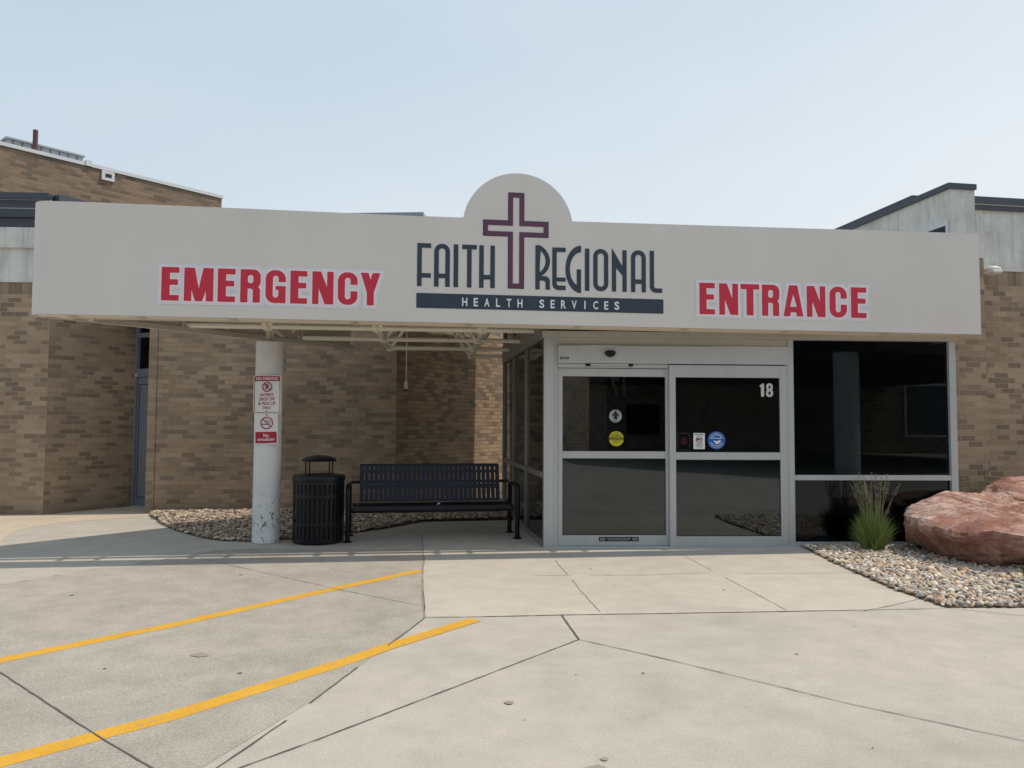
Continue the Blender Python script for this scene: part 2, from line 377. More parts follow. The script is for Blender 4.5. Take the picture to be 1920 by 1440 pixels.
def bold_glyph(ch, x0, x1, z0, h):
    """heavy condensed capitals"""
    s = .30*(.215 if ch in 'MN' else .235)*h/.37*1.05*3.0*.5
    w = x1-x0; s = .078*h/.37; t = .062*h/.37; z1 = z0+h; zm = z0+h*.47
    def f(X, Z):
        B = lambda a, b, c, d, r=0: sd_box(X, Z, a, b, c, d, r)
        Pp = lambda *p: sd_poly(X, Z, list(p))
        if ch == 'E': return U(B(x0,x0+s+.01,z0,z1), B(x0,x1,z1-t,z1), B(x0,x1-.012,zm,zm+t), B(x0,x1,z0,z0+t))
        if ch == 'M':
            return U(B(x0,x0+s,z0,z1), B(x1-s,x1,z0,z1), Pp((x0+.001,z1),(x0+s*1.4,z1),(x0+w*.5+.001,z0+h*.36),(x0+w*.62,z0),(x0+w*.38,z0)),
                     Pp((x1-.001,z1),(x1-s*1.4,z1),(x0+w*.5-.001,z0+h*.36),(x0+w*.38,z0),(x0+w*.62,z0)))
        if ch == 'N': return U(B(x0,x0+s*.9,z0,z1), B(x1-s*.9,x1,z0,z1), Pp((x0,z1),(x0+s*1.22,z1),(x1,z0),(x1-s*1.22,z0)))
        if ch == 'C' or ch == 'G':
            o = B(x0,x1,z0,z1,w*.46); i = B(x0+s,x1-s,z0+t,z1-t,w*.2)
            r = sub(o, i)
            if ch == 'C': return sub(r, B(x1-s-.001,x1+.1,z0+h*.42,z0+h*.62))
            r = sub(r, B(x1-s-.001,x1+.1,z0+h*.52,z0+h*.64))
            return U(r, B(x0+w*.5,x1,z0+h*.40,z0+h*.52), B(x1-s*.82,x1,z0,z0+h*.5))
        if ch == 'R':
            o = B(x0,x1,z0+h*.42,z1,w*.36); i = B(x0+s,x1-s,z0+h*.42+t*.95,z1-t,w*.14)
            lg = sub(B(x1-w*.75,x1-.004,z0-.2*h,z0+h*.52,w*.30), B(x0,x1-s-.004,z0-h,z0+h*.42,w*.12)); lg = np.maximum(lg, z0-Z)
            return U(B(x0,x0+s,z0,z1), sub(U(o, B(x0,x0+w*.4,z0+h*.42,z1)), i), lg)
        if ch == 'Y': return U(B(x0+w/2-s*.5,x0+w/2+s*.5,z0,z0+h*.5), Pp((x0,z1),(x0+s*1.12,z1),(x0+w/2+s*.5,z0+h*.42),(x0+w/2-s*.5,z0+h*.40)),
                               Pp((x1,z1),(x1-s*1.12,z1),(x0+w/2-s*.5,z0+h*.42),(x0+w/2+s*.5,z0+h*.40)))
        if ch == 'T': return U(B(x0,x1,z1-t,z1), B(x0+w/2-s*.55,x0+w/2+s*.55,z0,z1))
        if ch == 'A': return sub(Pp((x0,z0),(x0+w/2-s*.68,z1),(x0+w/2+s*.68,z1),(x1,z0)),
                                 U(Pp((x0+s*1.0,z0-.01),(x0+s*1.17,z0+h*.13),(x1-s*1.17,z0+h*.13),(x1-s*1.0,z0-.01)),
                                   Pp((x0+w*.5-.042*h/.37,z0+h*.31),(x0+w*.5,z0+h*.72),(x0+w*.5+.042*h/.37,z0+h*.31))))
    return f

def deco_glyph(ch, x0, x1, z0, z1, s=.053):
    """narrow art-deco capitals of one stroke width"""
    w = x1-x0; h = z1-z0; lo = z0+h*.21
    def f(X, Z):
        B = lambda a, b, c, d, r=0: sd_box(X, Z, a, b, c, d, r)
        Pp = lambda *p: sd_poly(X, Z, list(p))
        def arch(a, b): # inverted U
            o = B(a,b,z0-.3,z1,w*.5); i = B(a+s,b-s,z0-.5,z1-s,w*.5-s)
            return np.maximum(sub(o, i), z0-Z)
        if ch == 'F': return U(B(x0,x0+s,z0,z1), B(x0,x1,z1-s,z1), B(x0,x1,lo-.005,lo+s-.005))
        if ch == 'A': return U(arch(x0,x1), B(x0,x1,lo-.005,lo+s-.005))
        if ch == 'I': return B(x0,x1,z0,z1)
        if ch == 'T': return U(B(x0,x1,z1-s,z1), B(x0+w/2-s/2,x0+w/2+s/2,z0,z1))
        if ch == 'H': return U(B(x0,x0+s,z0,z1), B(x1-s,x1,z0,z1), B(x0,x1,lo-.005,lo+s-.005))
        if ch == 'O': return sub(B(x0,x1,z0,z1,w*.5), B(x0+s,x1-s,z0+s,z1-s,w*.5-s))
        if ch == 'E': return U(B(x0,x0+s,z0+.06,z1), B(x0,x1,z1-s,z1), B(x0,x1,lo-.005,lo+s-.01),
                               np.maximum(sub(B(x0,x1+.4,z0,z0+.3,.075), B(x0+s,x1+.5,z0+s,z0+.5,.03)), np.maximum(X-x1, Z-z0-.08)))
        if ch == 'L': return U(B(x0,x0+s,z0+.06,z1), np.maximum(sub(B(x0,x1+.4,z0,z0+.3,.075), B(x0+s,x1+.5,z0+s,z0+.5,.03)), np.maximum(X-x1, Z-z0-.08)))
        if ch == 'N': return U(B(x0,x0+s,z0,z1-.1), B(x1-s,x1,z0,z1-.005), Pp((x0,z1+.015),(x0+.004,z1+.015),(x1-s+.002,z0+h*.60),(x1-s+.002,z0+h*.38),(x0,z1-.16)))
        if ch == 'R':
            c = (x0-.055, z0+h*.665); ro = x1-c[0]; ky = (h*.345)/math.sqrt(max(ro*ro-(x0-c[0])**2, 1e-6))
            Zs = (Z-c[1])/1.0; dd = np.hypot(X-c[0], Zs*ro/(h*.42))
            crescent = np.maximum(np.maximum(np.abs(dd-(ro-s/2))-s/2, x0-X), np.maximum(lo+.01-Z, Z-z1-.02))
            foot = np.maximum(sub(B(x0+.03,x1,z0-.3,lo+s,.06), B(x0,x1-s,z0-.5,lo,.03)), z0-Z)
            return U(B(x0,x0+s,z0,z1-.02), crescent, foot, Pp((x0,z1+.01),(x0+.002,z1+.01),(x0+s+.01,z1-.05),(x0+s,z0+.3),(x0,z0+.3)))
        if ch == 'G':
            cz = z0+h*.5; a = h*.56; dd = np.hypot(X-x1, (Z-cz)*w/a)
            cres = np.maximum(np.abs(dd-(w-s/2))-s/2, np.maximum(X-x1, np.abs(Z-cz)-a))
            return U(cres, B(x1-s,x1,z0+.03,z0+h*.5))
    return f

def word_fn(fs): return lambda X, Z: np.minimum.reduce([f(X, Z) for f in fs])

def text_mesh(body, w, h, bold=0.0, res=3, space=1.0, mirror=False):
    """default-font text as flat faces fitted to w x h, centred on 0,0 in x,z"""
    cu = bpy.data.curves.new('txt', 'FONT'); cu.body = body; cu.size = 1; cu.resolution_u = res; cu.offset = bold
    cu.align_x = 'CENTER'; cu.space_character = space; cu.space_line = .95
    o = bpy.data.objects.new('txt', cu); me = bpy.data.meshes.new_from_object(o)
    v = np.array([x.co[:] for x in me.vertices]); lo, hi = v.min(0), v.max(0); c = (lo+hi)/2
    if not w: w = (hi[0]-lo[0])*h/(hi[1]-lo[1])
    sx = w/(hi[0]-lo[0])*(-1 if mirror else 1); sz = h/(hi[1]-lo[1])
    vs = [((p[0]-c[0])*sx, 0, (p[1]-c[1])*sz) for p in v]; fs = [tuple(p.vertices) for p in me.polygons]
    bpy.data.objects.remove(o); bpy.data.meshes.remove(me); bpy.data.curves.remove(cu)
    return vs, fs
def put_text(m, body, cx, cz, w, h, y, **k):
    vs, fs = text_mesh(body, w, h, **k)
    return m.add([(v[0]+cx, y, v[2]+cz) for v in vs], fs)
def disc(m, cx, cz, r, y, n=40): return m.add([(cx+r*math.cos(2*math.pi*i/n), y, cz+r*math.sin(2*math.pi*i/n)) for i in range(n)], [tuple(range(n))])
def ring(m, cx, cz, r0, r1, y, n=40, a0=0, a1=2*math.pi):
    vs = []; full = abs(a1-a0-2*math.pi) < 1e-6; k = n if full else n+1
    for i in range(k):
        a = a0+(a1-a0)*i/n
        for r in (r0, r1): vs.append((cx+r*math.cos(a), y, cz+r*math.sin(a)))
    return m.add(vs, [(2*i, 2*i+1, (2*i+3) % (2*k), (2*i+2) % (2*k)) for i in range(n)])
def quad(m, x0, x1, z0, z1, y): return m.add([(x0,y,z0),(x1,y,z0),(x1,y,z1),(x0,y,z1)], [(0,1,2,3)])
def bar(m, x0, z0, x1, z1, w, y):
    d = Vector((x1-x0, z1-z0)).normalized(); n = Vector((-d.y, d.x))*w/2
    return m.add([(x0+n.x,y,z0+n.y),(x0-n.x,y,z0-n.y),(x1-n.x,y,z1-n.y),(x1+n.x,y,z1+n.y)], [(0,1,2,3)])
def rrect_pts(x0, x1, z0, z1, r, n=6):
    P = []
    for cx, cz, a in ((x1-r,z1-r,0),(x0+r,z1-r,90),(x0+r,z0+r,180),(x1-r,z0+r,270)):
        for i in range(n+1):
            t = R(a+90*i/n); P.append((cx+r*math.cos(t), cz+r*math.sin(t)))
    return P

# ------------------------------------------------------------------ ground
def in_poly(x, y, P):
    c = False; n = len(P)
    for i in range(n):
        x0, y0 = P[i]; x1, y1 = P[(i+1) % n]
        if (y0 > y) != (y1 > y) and x < (x1-x0)*(y-y0)/(y1-y0)+x0: c = not c
    return c
def struct(o, label=None): return tag(o, label, kind='structure')

ground = MB().sheet([(-70,-60),(90,-60),(90,70),(-70,70)], 0).build('ground', M['ground']); struct(ground)
drive = MB().sheet([(-14,-25),(-6,-25),(-3.2,-2),(-1.6,2.6),(-.89,4.5),(-.69,5.24),(-.42,6.22),(-.44,6.6),(-.57,8.0),(-.60,8.73),(-.68,9.6),(-2.9,9.62),(-3.09,9.51),(-3.35,9.18),(-3.74,8.59),
    (-4.04,8.38),(-4.15,8.11),(-4.52,7.58),(-5.2,6.6),(-14,1)], .002).build('driveway', M['drive']); struct(drive)
walk = MB().sheet([(-.60,8.73),(-.57,8.0),(-.42,6.27),(.08,6.26),(.68,6.30),(1.5,6.33),(2.88,6.39),(3.22,6.38),(3.98,6.83),(3.92,7.14),(3.96,8.05),(4.04,9.14),(4.17,9.95),
    (4.17,13),(-.80,13.0),(-.80,10.97),(-.68,9.6)], .002).build('walkway', M['walk']); struct(walk)
warm = MB().sheet([(-14,9),(-6.0,9.3),(-5.84,9.76),(-6.2,10.4),(-6.42,10.97),(-6.53,11.4),(-6.5,11.75),(-6.38,12.1),(-6.23,12.3),(-5.7,12.75),(-5.38,13.1),(-5.2,15.5),(-14,15.5)], .002).build('side_path', M['walk2']); struct(warm)

def wobbly_strip(pts, w, z, name, mat, jit=.004, parent=ground, gaps=()):
    P = []; acc = 0
    for (x0,y0),(x1,y1) in zip(pts[:-1], pts[1:]):
        L = math.hypot(x1-x0, y1-y0); n = max(1, int(L/.06))
        for i in range(n): P.append((x0+(x1-x0)*i/n, y0+(y1-y0)*i/n))
    P.append(pts[-1]); P = np.array(P); m = MB(); vs = []
    if mat is M['joint']: w = w*.8
    for i, p in enumerate(P):
        t = P[min(i+1,len(P)-1)]-P[max(i-1,0)]; t = t/max(np.hypot(*t),1e-9); n = np.array([-t[1],t[0]])
        wv = .25 if w < .05 else .03; a = w/2*(1+random.uniform(-wv,wv))+random.uniform(-jit,jit); b = w/2*(1+random.uniform(-wv,wv))+random.uniform(-jit,jit)
        o = random.uniform(-jit,jit)*.5 if w < .05 else 0
        vs += [(*(p+n*(a+o)), z), (*(p-n*(b-o)), z)]
    fs = []
    for i in range(len(P)-1):
        if any(g0 < i/len(P) < g1 for g0, g1 in gaps): continue
        fs.append((2*i, 2*i+1, 2*i+3, 2*i+2))
    m.add(vs, fs); return m.build(name, mat, parent)
J = lambda pts, w=.012, mat='joint', gaps=(), jit=.002: wobbly_strip(pts, w, .0048, 'pavement_joint', M[mat], jit, gaps=gaps)
J([(-.79,10.97),(-.68,9.7),(-.60,8.73),(-.585,8.31),(-.50,7.1),(-.42,6.24)], .016, 'joint_pale', jit=.006)
J([(-.41,6.23),(.08,6.26),(.68,6.30),(1.5,6.33),(2.88,6.39),(3.85,6.44)], .012)
J([(3.85,6.44),(4.0,6.45),(4.5,6.16),(6.5,5.0)], .008)
J([(-.42,6.22),(-.52,5.83),(-.69,5.24),(-.89,4.5),(-.95,4.25),(-1.16,3.59),(-1.45,2.7)], .013, gaps=((.20,.33),(.50,.56)))
J([(.68,6.29),(.73,5.59)], .016)
J([(.73,5.59),(-.77,3.89),(-1.05,3.59),(-2.2,2.2)], .010)
J([(.73,5.59),(1.22,5.14),(2.07,4.28),(2.69,3.76),(3.8,2.8)], .009)
J([(-2.95,4.97),(-1.9,3.99),(-1.46,3.60),(-.7,2.9)], .012)
J([(-3.16,8.99),(-2.46,8.35),(-1.26,7.27),(-.44,6.6)], .007, jit=.002)
J([(.88,8.77),(.90,8.3),(.93,7.9),(.955,7.2),(1.01,6.39)], .010, 'joint_pale', gaps=((.3,.42),))
J([(.58,7.91),(1.76,7.93),(2.04,7.99),(3.94,8.0)], .008, 'joint_pale', gaps=((.1,.15),(.5,.62)))
J([(2.42,9.2),(2.49,7.98),(2.54,7.17),(2.58,6.42)], .007, 'joint_pale', gaps=((.35,.5),))
J([(-4.52,7.58),(-4.15,8.11),(-4.04,8.38),(-3.74,8.59),(-3.35,9.18),(-3.09,9.51),(-2.7,9.62)], .012, 'joint_pale', gaps=((.25,.4),), jit=.01)
J([(3.22,6.38),(3.6,6.58),(3.98,6.83)], .006, 'joint_pale')
tag(wobbly_strip([(-4.6,3.6),(-3.09,5.20),(-2.335,6.05),(-1.28,7.405),(-.59,8.22)], .125, .0034, 'painted_line', M['yellow'], .002), 'farther yellow stripe, ending near the shade')
tag(wobbly_strip([(-4.2,1.3),(-2.16,3.675),(-1.60,4.22),(-.875,5.095),(-.64,5.42),(-.02,6.17)], .13, .0034, 'painted_line', M['yellow'], .002), 'nearer yellow stripe, crossing two pavement joints')
def blob(x, y, rx, ry, name, mat, z=.0055, n=14):
    P = [(x+rx*(1+random.uniform(-.3,.3))*math.cos(2*math.pi*i/n), y+ry*(1+random.uniform(-.3,.3))*math.sin(2*math.pi*i/n)) for i in range(n)]
    return MB().sheet(P, z).build(name, mat, ground)
M['gum'] = plain('old_gum', srgb(92,87,84), .9); M['stain'] = plain('oil_stain', srgb(146,137,124), .85, 0, .15, 10)
for x, y, r in [(-3.61,7.1,.03),(-1.46,4.9,.028),(-2.33,5.01,.02),(2.16,5.2,.018),(1.03,4.83,.015),(.61,4.81,.009),(-2.4,8.0,.03),(-1.55,8.35,.02),
                (1.48,4.25,.008),(1.3,7.4,.02),(1.2,8.25,.02),(2.9,5.9,.014),(2.6,4.6,.007),(-2.9,3.95,.012),(.25,4.1,.008),(1.9,3.7,.01),(3.4,5.1,.008),(2.2,4.9,.006),(-.2,4.6,.007),(1.6,5.2,.008),(2.3,7.2,.02)]:
    blob(x, y, r*.6, r*random.uniform(.35,.65), 'gum_spot', M['gum'])
for x, y, r in [(.54,3.52,.05),(.59,3.615,.02),(-1.84,5.28,.06),(.18,4.35,.03)]: blob(x, y, r, r*.8, 'oil_spot', M['stain'])

# ------------------------------------------------------------------ stone beds
bedL = [(-5.50,13.30),(-5.42,13.04),(-5.15,12.6),(-4.887,12.15),(-4.481,11.487),(-4.09,10.99),(-3.641,10.50),(-3.37,10.30),(-2.979,10.19),(-2.35,10.45),(-1.766,10.975),(-1.373,11.409),(-.893,12.20),(.55,12.46),(.45,13.9),(1.1,18.0),(-1.49,13.85)]
bedR = [(4.14,9.88),(4.043,9.137),(3.959,8.048),(3.918,7.142),(3.985,6.473),(4.683,6.46),(7.4,6.4),(12,6.4),(12,11),(7.1,10.35),(4.2,9.66)]
soilL = MB().sheet(bedL, .005).build('soil_sheet', M['soil']); struct(soilL)
soilR = MB().sheet(bedR, .005).build('soil_sheet', M['soil']); struct(soilR)
def ico(n):
    bm = bmesh.new(); bmesh.ops.create_icosphere(bm, subdivisions=n, radius=1)
    v = np.array([x.co[:] for x in bm.verts]); f = np.array([[x.index for x in q.verts] for q in bm.faces]); bm.free(); return v, f
def scatter(name, poly, step, rmin, rmax, flat, mat, hfun, edge=.0, keep=None, angular=.1):
    V0, F0 = ico(2); xs = [p[0] for p in poly]; ys = [p[1] for p in poly]; Vs = []; Fs = []; k = 0
    for x in np.arange(min(xs), max(xs), step):
        for y in np.arange(min(ys), max(ys), step):
            px = x+RNG.uniform(-.5,.5)*step*1.1; py = y+RNG.uniform(-.5,.5)*step*1.1
            if not in_poly(px, py, poly) or (keep and not keep(px, py)): continue
            r = RNG.uniform(rmin, rmax); sx = r*RNG.uniform(.85,1.25); sy = r*RNG.uniform(.6,.95); sz = r*RNG.uniform(*flat)
            a = RNG.uniform(0, 2*math.pi); ti = RNG.normal(0, .22, 2)
            q = V0 + angular*np.sin(V0[:, [1,2,0]]*RNG.uniform(2,5,3)+RNG.uniform(0,6,3))
            q = q*[sx,sy,sz]; ca, sa = math.cos(a), math.sin(a)
            q = np.stack([q[:,0]*ca-q[:,1]*sa, q[:,0]*sa+q[:,1]*ca, q[:,2]+q[:,0]*ti[0]+q[:,1]*ti[1]], 1)
            Vs.append(q+[px, py, hfun(px, py)+sz*.55+RNG.uniform(0,.014)]); Fs.append(F0+k); k += len(V0)
    V = np.concatenate(Vs); F = np.concatenate(Fs)
    me = bpy.data.meshes.new(name); me.vertices.add(len(V)); me.vertices.foreach_set('co', V.ravel())
    me.loops.add(len(F)*3); me.loops.foreach_set('vertex_index', F.ravel()); me.polygons.add(len(F))
    me.polygons.foreach_set('loop_start', np.arange(len(F))*3); me.polygons.foreach_set('loop_total', np.full(len(F), 3))
    me.update(calc_edges=True); me.polygons.foreach_set('use_smooth', np.ones(len(F), bool)); me.materials.append(mat)
    o = bpy.data.objects.new(name, me); COL.objects.link(o); place(o); return tag(o, kind='stuff')
hL = lambda x, y: .010+max(0, min(.03, (y-11)*.02))
scatter('gravel', bedL, .050, .020, .040, (.3,.55), M['rubble'], hL, keep=lambda x, y: y < 14.6 and (x+2.75)**2+(y-10.2)**2 > .21**2, angular=.22)
scatter('gravel', bedR, .043, .017, .033, (.5,.8), M['pebble'], lambda x, y: .010, keep=lambda x, y: x < 8.0 and x < .80*y+.2)
# ------------------------------------------------------------------ canopy
FA = math.atan2(9.495-8.5, 6.389+4.808); FX, FY = -4.808, 8.5; FL = 11.24
FW = frame((FX, FY, 0), FA)                 # x along the fascia, y into the building
ZB, ZT = 2.713, 3.958
def inv_f(x, y):
    p = FW.inverted() @ Vector((x, y, 0)); return (p.x, p.y)
can = thing('entrance_canopy', (0, 9.2, 0), 'wide pale entrance canopy lettered EMERGENCY ENTRANCE with round raised centre', 'canopy')
r = .20
top = lambda u: ZT + .0055*max(0, u-4)
RC = .09
outl = [(RC, ZB), (FL, ZB), (FL, 4.012), (8.5, 3.985), (7.2, 3.972), (5.926, 3.960)]
cx, cz, cr = 5.278, 3.852, .658
a0 = math.asin((3.958-cz)/cr)
outl += [(cx+cr*math.cos(a), cz+cr*math.sin(a)) for a in np.linspace(a0, math.pi-a0, 40)]
outl += [(4.6, 3.953), (3.956, 3.950), (2.255, 3.957), (.6, 3.960), (RC, 3.955)]
outl = [outl[0]] + outl[1:]
MB().prism_y(outl, 0, .035).build('front_fascia', M['canvas'], can, FW)
# rounded left corner and rear fascia along the slanting back edge
B2 = inv_f(-1.95, 12.18); ang = math.atan2(B2[1]-.20, B2[0]+.0)
P = []
C0 = (RC, r)
for i in range(15):                          # from the front plane round to the rear direction
    a = -math.pi/2 - (math.pi-ang)*i/14*1.0
    P.append((C0[0]+r*math.cos(a), C0[1]+r*math.sin(a)))
outer = P; th = .03
inner = [(C0[0]+(r-th)*math.cos(-math.pi/2-(math.pi-ang)*i/14), C0[1]+(r-th)*math.sin(-math.pi/2-(math.pi-ang)*i/14)) for i in range(15)]
d = Vector((math.cos(ang), math.sin(ang))); Lr = (Vector(B2)-Vector(outer[-1])).dot(d)
outer.append((outer[-1][0]+d.x*Lr, outer[-1][1]+d.y*Lr)); inner.append((inner[-1][0]+d.x*Lr, inner[-1][1]+d.y*Lr))
m = MB(); n = len(outer); vs = []
for (a, b) in zip(outer, inner):
    vs += [(a[0],a[1],ZB), (a[0],a[1],3.955), (b[0],b[1],3.955), (b[0],b[1],ZB)]
fs = [(4*i+k, 4*i+(k+1)%4, 4*i+4+(k+1)%4, 4*i+4+k) for i in range(n-1) for k in range(4)] + [(0,1,2,3), tuple(4*(n-1)+k for k in (3,2,1,0))]
m.add(vs, fs).build('rear_fascia', M['canvas'], can, FW, smooth=True)
# studs and rail on the inside of the rear fascia
RW = FW @ frame((inner[14][0], inner[14][1], 0), ang)
m = MB(); m.box(0, Lr, -.052, -.002, ZB+.004, ZB+.06); m.box(0, Lr, -.052, -.002, 3.40, 3.46)
for s_ in np.arange(.35, Lr, .62): m.box(s_, s_+.045, -.046, -.004, ZB+.062, 3.398)
m.build('fascia_stud_frame', M['deck'], can, RW)
quad_m = MB(); quad_m.box(.02, Lr-.02, -.001, .004, ZB+.07, 3.52); quad_m.build('inner_lining', M['deck'], can, RW)
MB().box(FL-.03, FL, .036, .95, ZB, 3.99).build('end_fascia', M['canvas'], can, FW)
# soffit under the fascia box: frame with inset panels
edges = [.30, 1.02, 2.02, 3.38, 4.72, 6.05, 7.38, 8.72, 10.05, 11.18]
m = MB(); m.box(.10, FL-.031, .036, .085, ZB+.004, ZB+.045); m.box(.22, FL-.031, .30, .345, ZB-.006, ZB+.045)
for e_ in edges: m.box(e_-.035, e_+.035, .086, .299, ZB+.002, ZB+.045)
m.build('soffit_frame', M['trim'], can, FW)
for a, b in zip(edges[:-1], edges[1:]):
    MB().box(a+.036, b-.036, .087, .298, ZB+.012, ZB+.03).build('soffit_panel', M['soffit'], can, FW)
MB().add([(C0[0]+.16*math.cos(t), C0[1]+.02+.15*math.sin(t), ZB+.01) for t in np.linspace(0, 2*math.pi, 24, endpoint=False)], [tuple(range(24))]).build('soffit_panel', M['soffit'], can, FW)
MB().box(.3, FL-.04, .036, .375, 3.60, 3.64).build('box_lid', M['deck'], can, FW)      # lid of the fascia box
MB().box(.45, FL-.04, .49, .60, 3.555, 3.625).build('gutter_strip', M['deck'], can, FW)
for i in range(8):
    MB().box(.68+1.4*i, .73+1.4*i, .395, .64, 3.50, 3.552).build('deck_bracket', M['tube'], can, FW)
    MB().box(1.08+1.4*i, 1.12+1.4*i, .395, .64, 3.50, 3.552).build('deck_bracket', M['tube'], can, FW)
# roof deck
deckp = [(.95, .445), (FL, .445), inv_f(6.2, 16.4), inv_f(.62, 16.15), inv_f(-1.12, 13.45), inv_f(-1.95, 12.18), (inner[14][0]+.05*d.x+.0, inner[14][1]+.05)]
deckp[-1] = (.30, .46); deckp[0] = (.62, .445)
deckp = [(.62, .645), (FL, .645), inv_f(6.2, 16.62), inv_f(.10, 16.05), inv_f(-1.38, 13.74), inv_f(-1.97, 12.10)]
MB().prism(deckp, 3.55, 3.63).build('roof_deck', M['deck'], can, FW)
for u in np.arange(1.55, 5.2, .7):
    MB().box(u, u+.06, .66, .46+(u-.45)*.98, 3.47, 3.545).build('deck_purlin', M['tube'], can, FW)
# space frame
SF = FW @ frame((0, 0, 0), R(-2.2))
rows = [(1.55, .62, 5.72, 0), (2.88, 2.02, 5.66, 1), (4.22, 3.36, 5.60, 2), (5.55, 4.72, 5.55, 3)]
us = [.66, 2.12, 3.54, 4.93]
zb = 2.80
for v, ua, ub, k in rows:
    MB().tube([(us[k]-.02, v, zb), (ub-.0, v, zb)], .034, 12).build('chord_tube', M['tube'], can, SF, smooth=True)
for i in range(1, 4):
    MB().tube([(us[i]+.03, rows[0][0], zb-.002), (us[i]-.04, rows[min(i,3)][0], zb-.002)], .026, 10).build('cross_tube', M['tube'], can, SF, smooth=True)
for i, u in enumerate(us):
    for k in range(0, i+1):
        v = rows[k][0]; m = MB()
        for sx in (-1, 1):
            for sy in (-1, 1):
                if sy > 0 and k == i: continue
                m.tube([(u+.03*sx, v+.03*sy, zb+.02), (u+.60*sx, v+.62*sy, 3.53)], .026, 8)
        m.box(u-.055, u+.055, v-.008, v+.008, zb-.05, zb+.07); m.box(u-.008, u+.008, v-.055, v+.055, zb-.055, zb+.065)
        m.build('web_node', M['tube'], can, SF, smooth=False)

# ---- lettering on the fascia
g = .004
EM = list(zip('EMERGENCY', [(1.292,1.479),(1.533,1.845),(1.891,2.08),(2.135,2.353),(2.408,2.628),(2.679,2.865),(2.921,3.156),(3.205,3.425),(3.459,3.681)]))
EN = list(zip('ENTRANCE', [(7.497,7.693),(7.748,7.989),(8.022,8.262),(8.296,8.522),(8.575,8.833),(8.88,9.125),(9.18,9.409),(9.465,9.671)]))
for nm, W_ in (('emergency_lettering', EM), ('entrance_lettering', EN)):
    fn = word_fn([bold_glyph(c, a, b, 2.891 if nm[1] == 'm' else 2.884, .374 if nm[1] == 'm' else .384) for c, (a, b) in W_])
    x0, x1 = W_[0][1][0]-.06, W_[-1][1][1]+.06
    w_ = sdf_sheet(fn, x0, x1, 2.87, 3.29, g, -.0085).build(nm, M['red'], can, FW)
    sdf_sheet(fn, x0, x1, 2.83, 3.33, g, -.0035, dil=.038).build('letter_outline', M['halo'], w_, FW)
    sdf_sheet(fn, x0, x1, 2.83, 3.33, g, -.006, dil=.014).build('letter_outline', M['halo2'], w_, FW)
DG = [('F',4.098,4.257),('A',4.294,4.476),('I',4.519,4.573),('T',4.617,4.788),('H',4.818,5.002),('R',5.483,5.658),('E',5.686,5.847),('G',5.845,6.034),
      ('I',6.080,6.135),('O',6.182,6.366),('N',6.409,6.592),('A',6.645,6.829),('L',6.878,7.032)]
fn = word_fn([deco_glyph(c, a, b, 3.130, 3.633 if a < 5.2 else 3.638) for c, a, b in DG])
sdf_sheet(fn, 4.05, 7.08, 3.09, 3.69, g, -.005).build('name_lettering', M['navy'], can, FW)
crossf = lambda X, Z: U(sd_box(X, Z, 5.155, 5.349, 3.131, 4.276), sd_box(X, Z, 4.859, 5.641, 3.747, 3.941))
crossi = lambda X, Z: U(sd_box(X, Z, 5.214, 5.290, 3.192, 4.217), sd_box(X, Z, 4.918, 5.580, 3.806, 3.878))
cr_ = sdf_sheet(lambda X, Z: sub(np.maximum(crossf(X, Z), crossf(X, Z)+.008), crossi(X, Z)), 4.84, 5.66, 3.11, 4.29, g, -.006).build('cross_emblem', M['plum'], can, FW)
sdf_sheet(lambda X, Z: sub(crossf(X, Z), crossi(X, Z)), 4.84, 5.66, 3.11, 4.29, g, -.0035).build('emblem_edge', M['plum_edge'], cr_, FW)
m = MB(); quad(m, 4.093, 7.046, 2.878, 3.051, -.004); nb_ = m.build('name_bar', M['navy'], can, FW)
for ch, cx_ in zip('HEALTH SERVICES', np.linspace(4.652, 6.470, 15)):
    if ch == ' ': continue
    m = MB(); put_text(m, ch, cx_+.0, 2.960, {'I': .016, 'T': .056, 'L': .048, 'E': .050}.get(ch, .060), .099, -.0065, bold=.022); m.build('bar_letter', M['white_txt'], nb_, FW)

# ------------------------------------------------------------------ column and its signs
col = thing('support_column', (-2.752, 10.205, 0), 'round white column with scuffed chipped paint near its foot', 'column')
CW = WM[col]
MB().lathe([(.173, .004), (.173, 2.597)], n=64).build('shaft', M['column'], col, CW, smooth=True)
m = MB(); m.box(-.075, .075, -.075, .075, 2.597, 2.625); m.box(-.012, .012, -.05, .05, 2.625, 2.79); m.box(-.05, .05, -.010, .010, 2.625, 2.785); m.build('cap_plate', M['trim'], col, CW)

sg = thing('parking_sign', (-2.72, 10.01, 1.66), 'red and white NO PARKING patient drop off sign on the column', 'sign')
x0, x1, z0, z1 = -2.893, -2.546, 1.662, 2.155; Y = 10.010
TS = Matrix.Translation((-2.72, Y, 1.9)) @ Matrix.Rotation(R(-1.0), 4, 'Y') @ Matrix.Translation((2.72, 0, -1.9))
MB().prism_y(rrect_pts(x0, x1, z0, z1, .035), 0, .003).build('panel', M['sign_white'], sg, TS)
m = MB()                                    # thin border line, header, symbol and words
P1 = rrect_pts(x0+.010, x1-.010, z0+.010, z1-.010, .028); P0 = rrect_pts(x0+.017, x1-.017, z0+.017, z1-.017, .022); n = len(P1)
m.add([(p[0], -.002, p[1]) for p in P1]+[(p[0], -.002, p[1]) for p in P0], [(i,(i+1)%n,n+(i+1)%n,n+i) for i in range(n)])
hd = [p for p in rrect_pts(x0+.012, x1-.012, z1-.19, z1-.012, .028) if p[1] > z1-.1]
hd = [(x1-.012, z1-.077)] + hd + [(x0+.012, z1-.077)]
m.add([(p[0], -.003, p[1]) for p in hd], [tuple(range(len(hd)))])
ring(m, -2.718, 2.003, .050, .064, -.006); bar(m, -2.762, 2.047, -2.674, 1.959, .012, -.006)
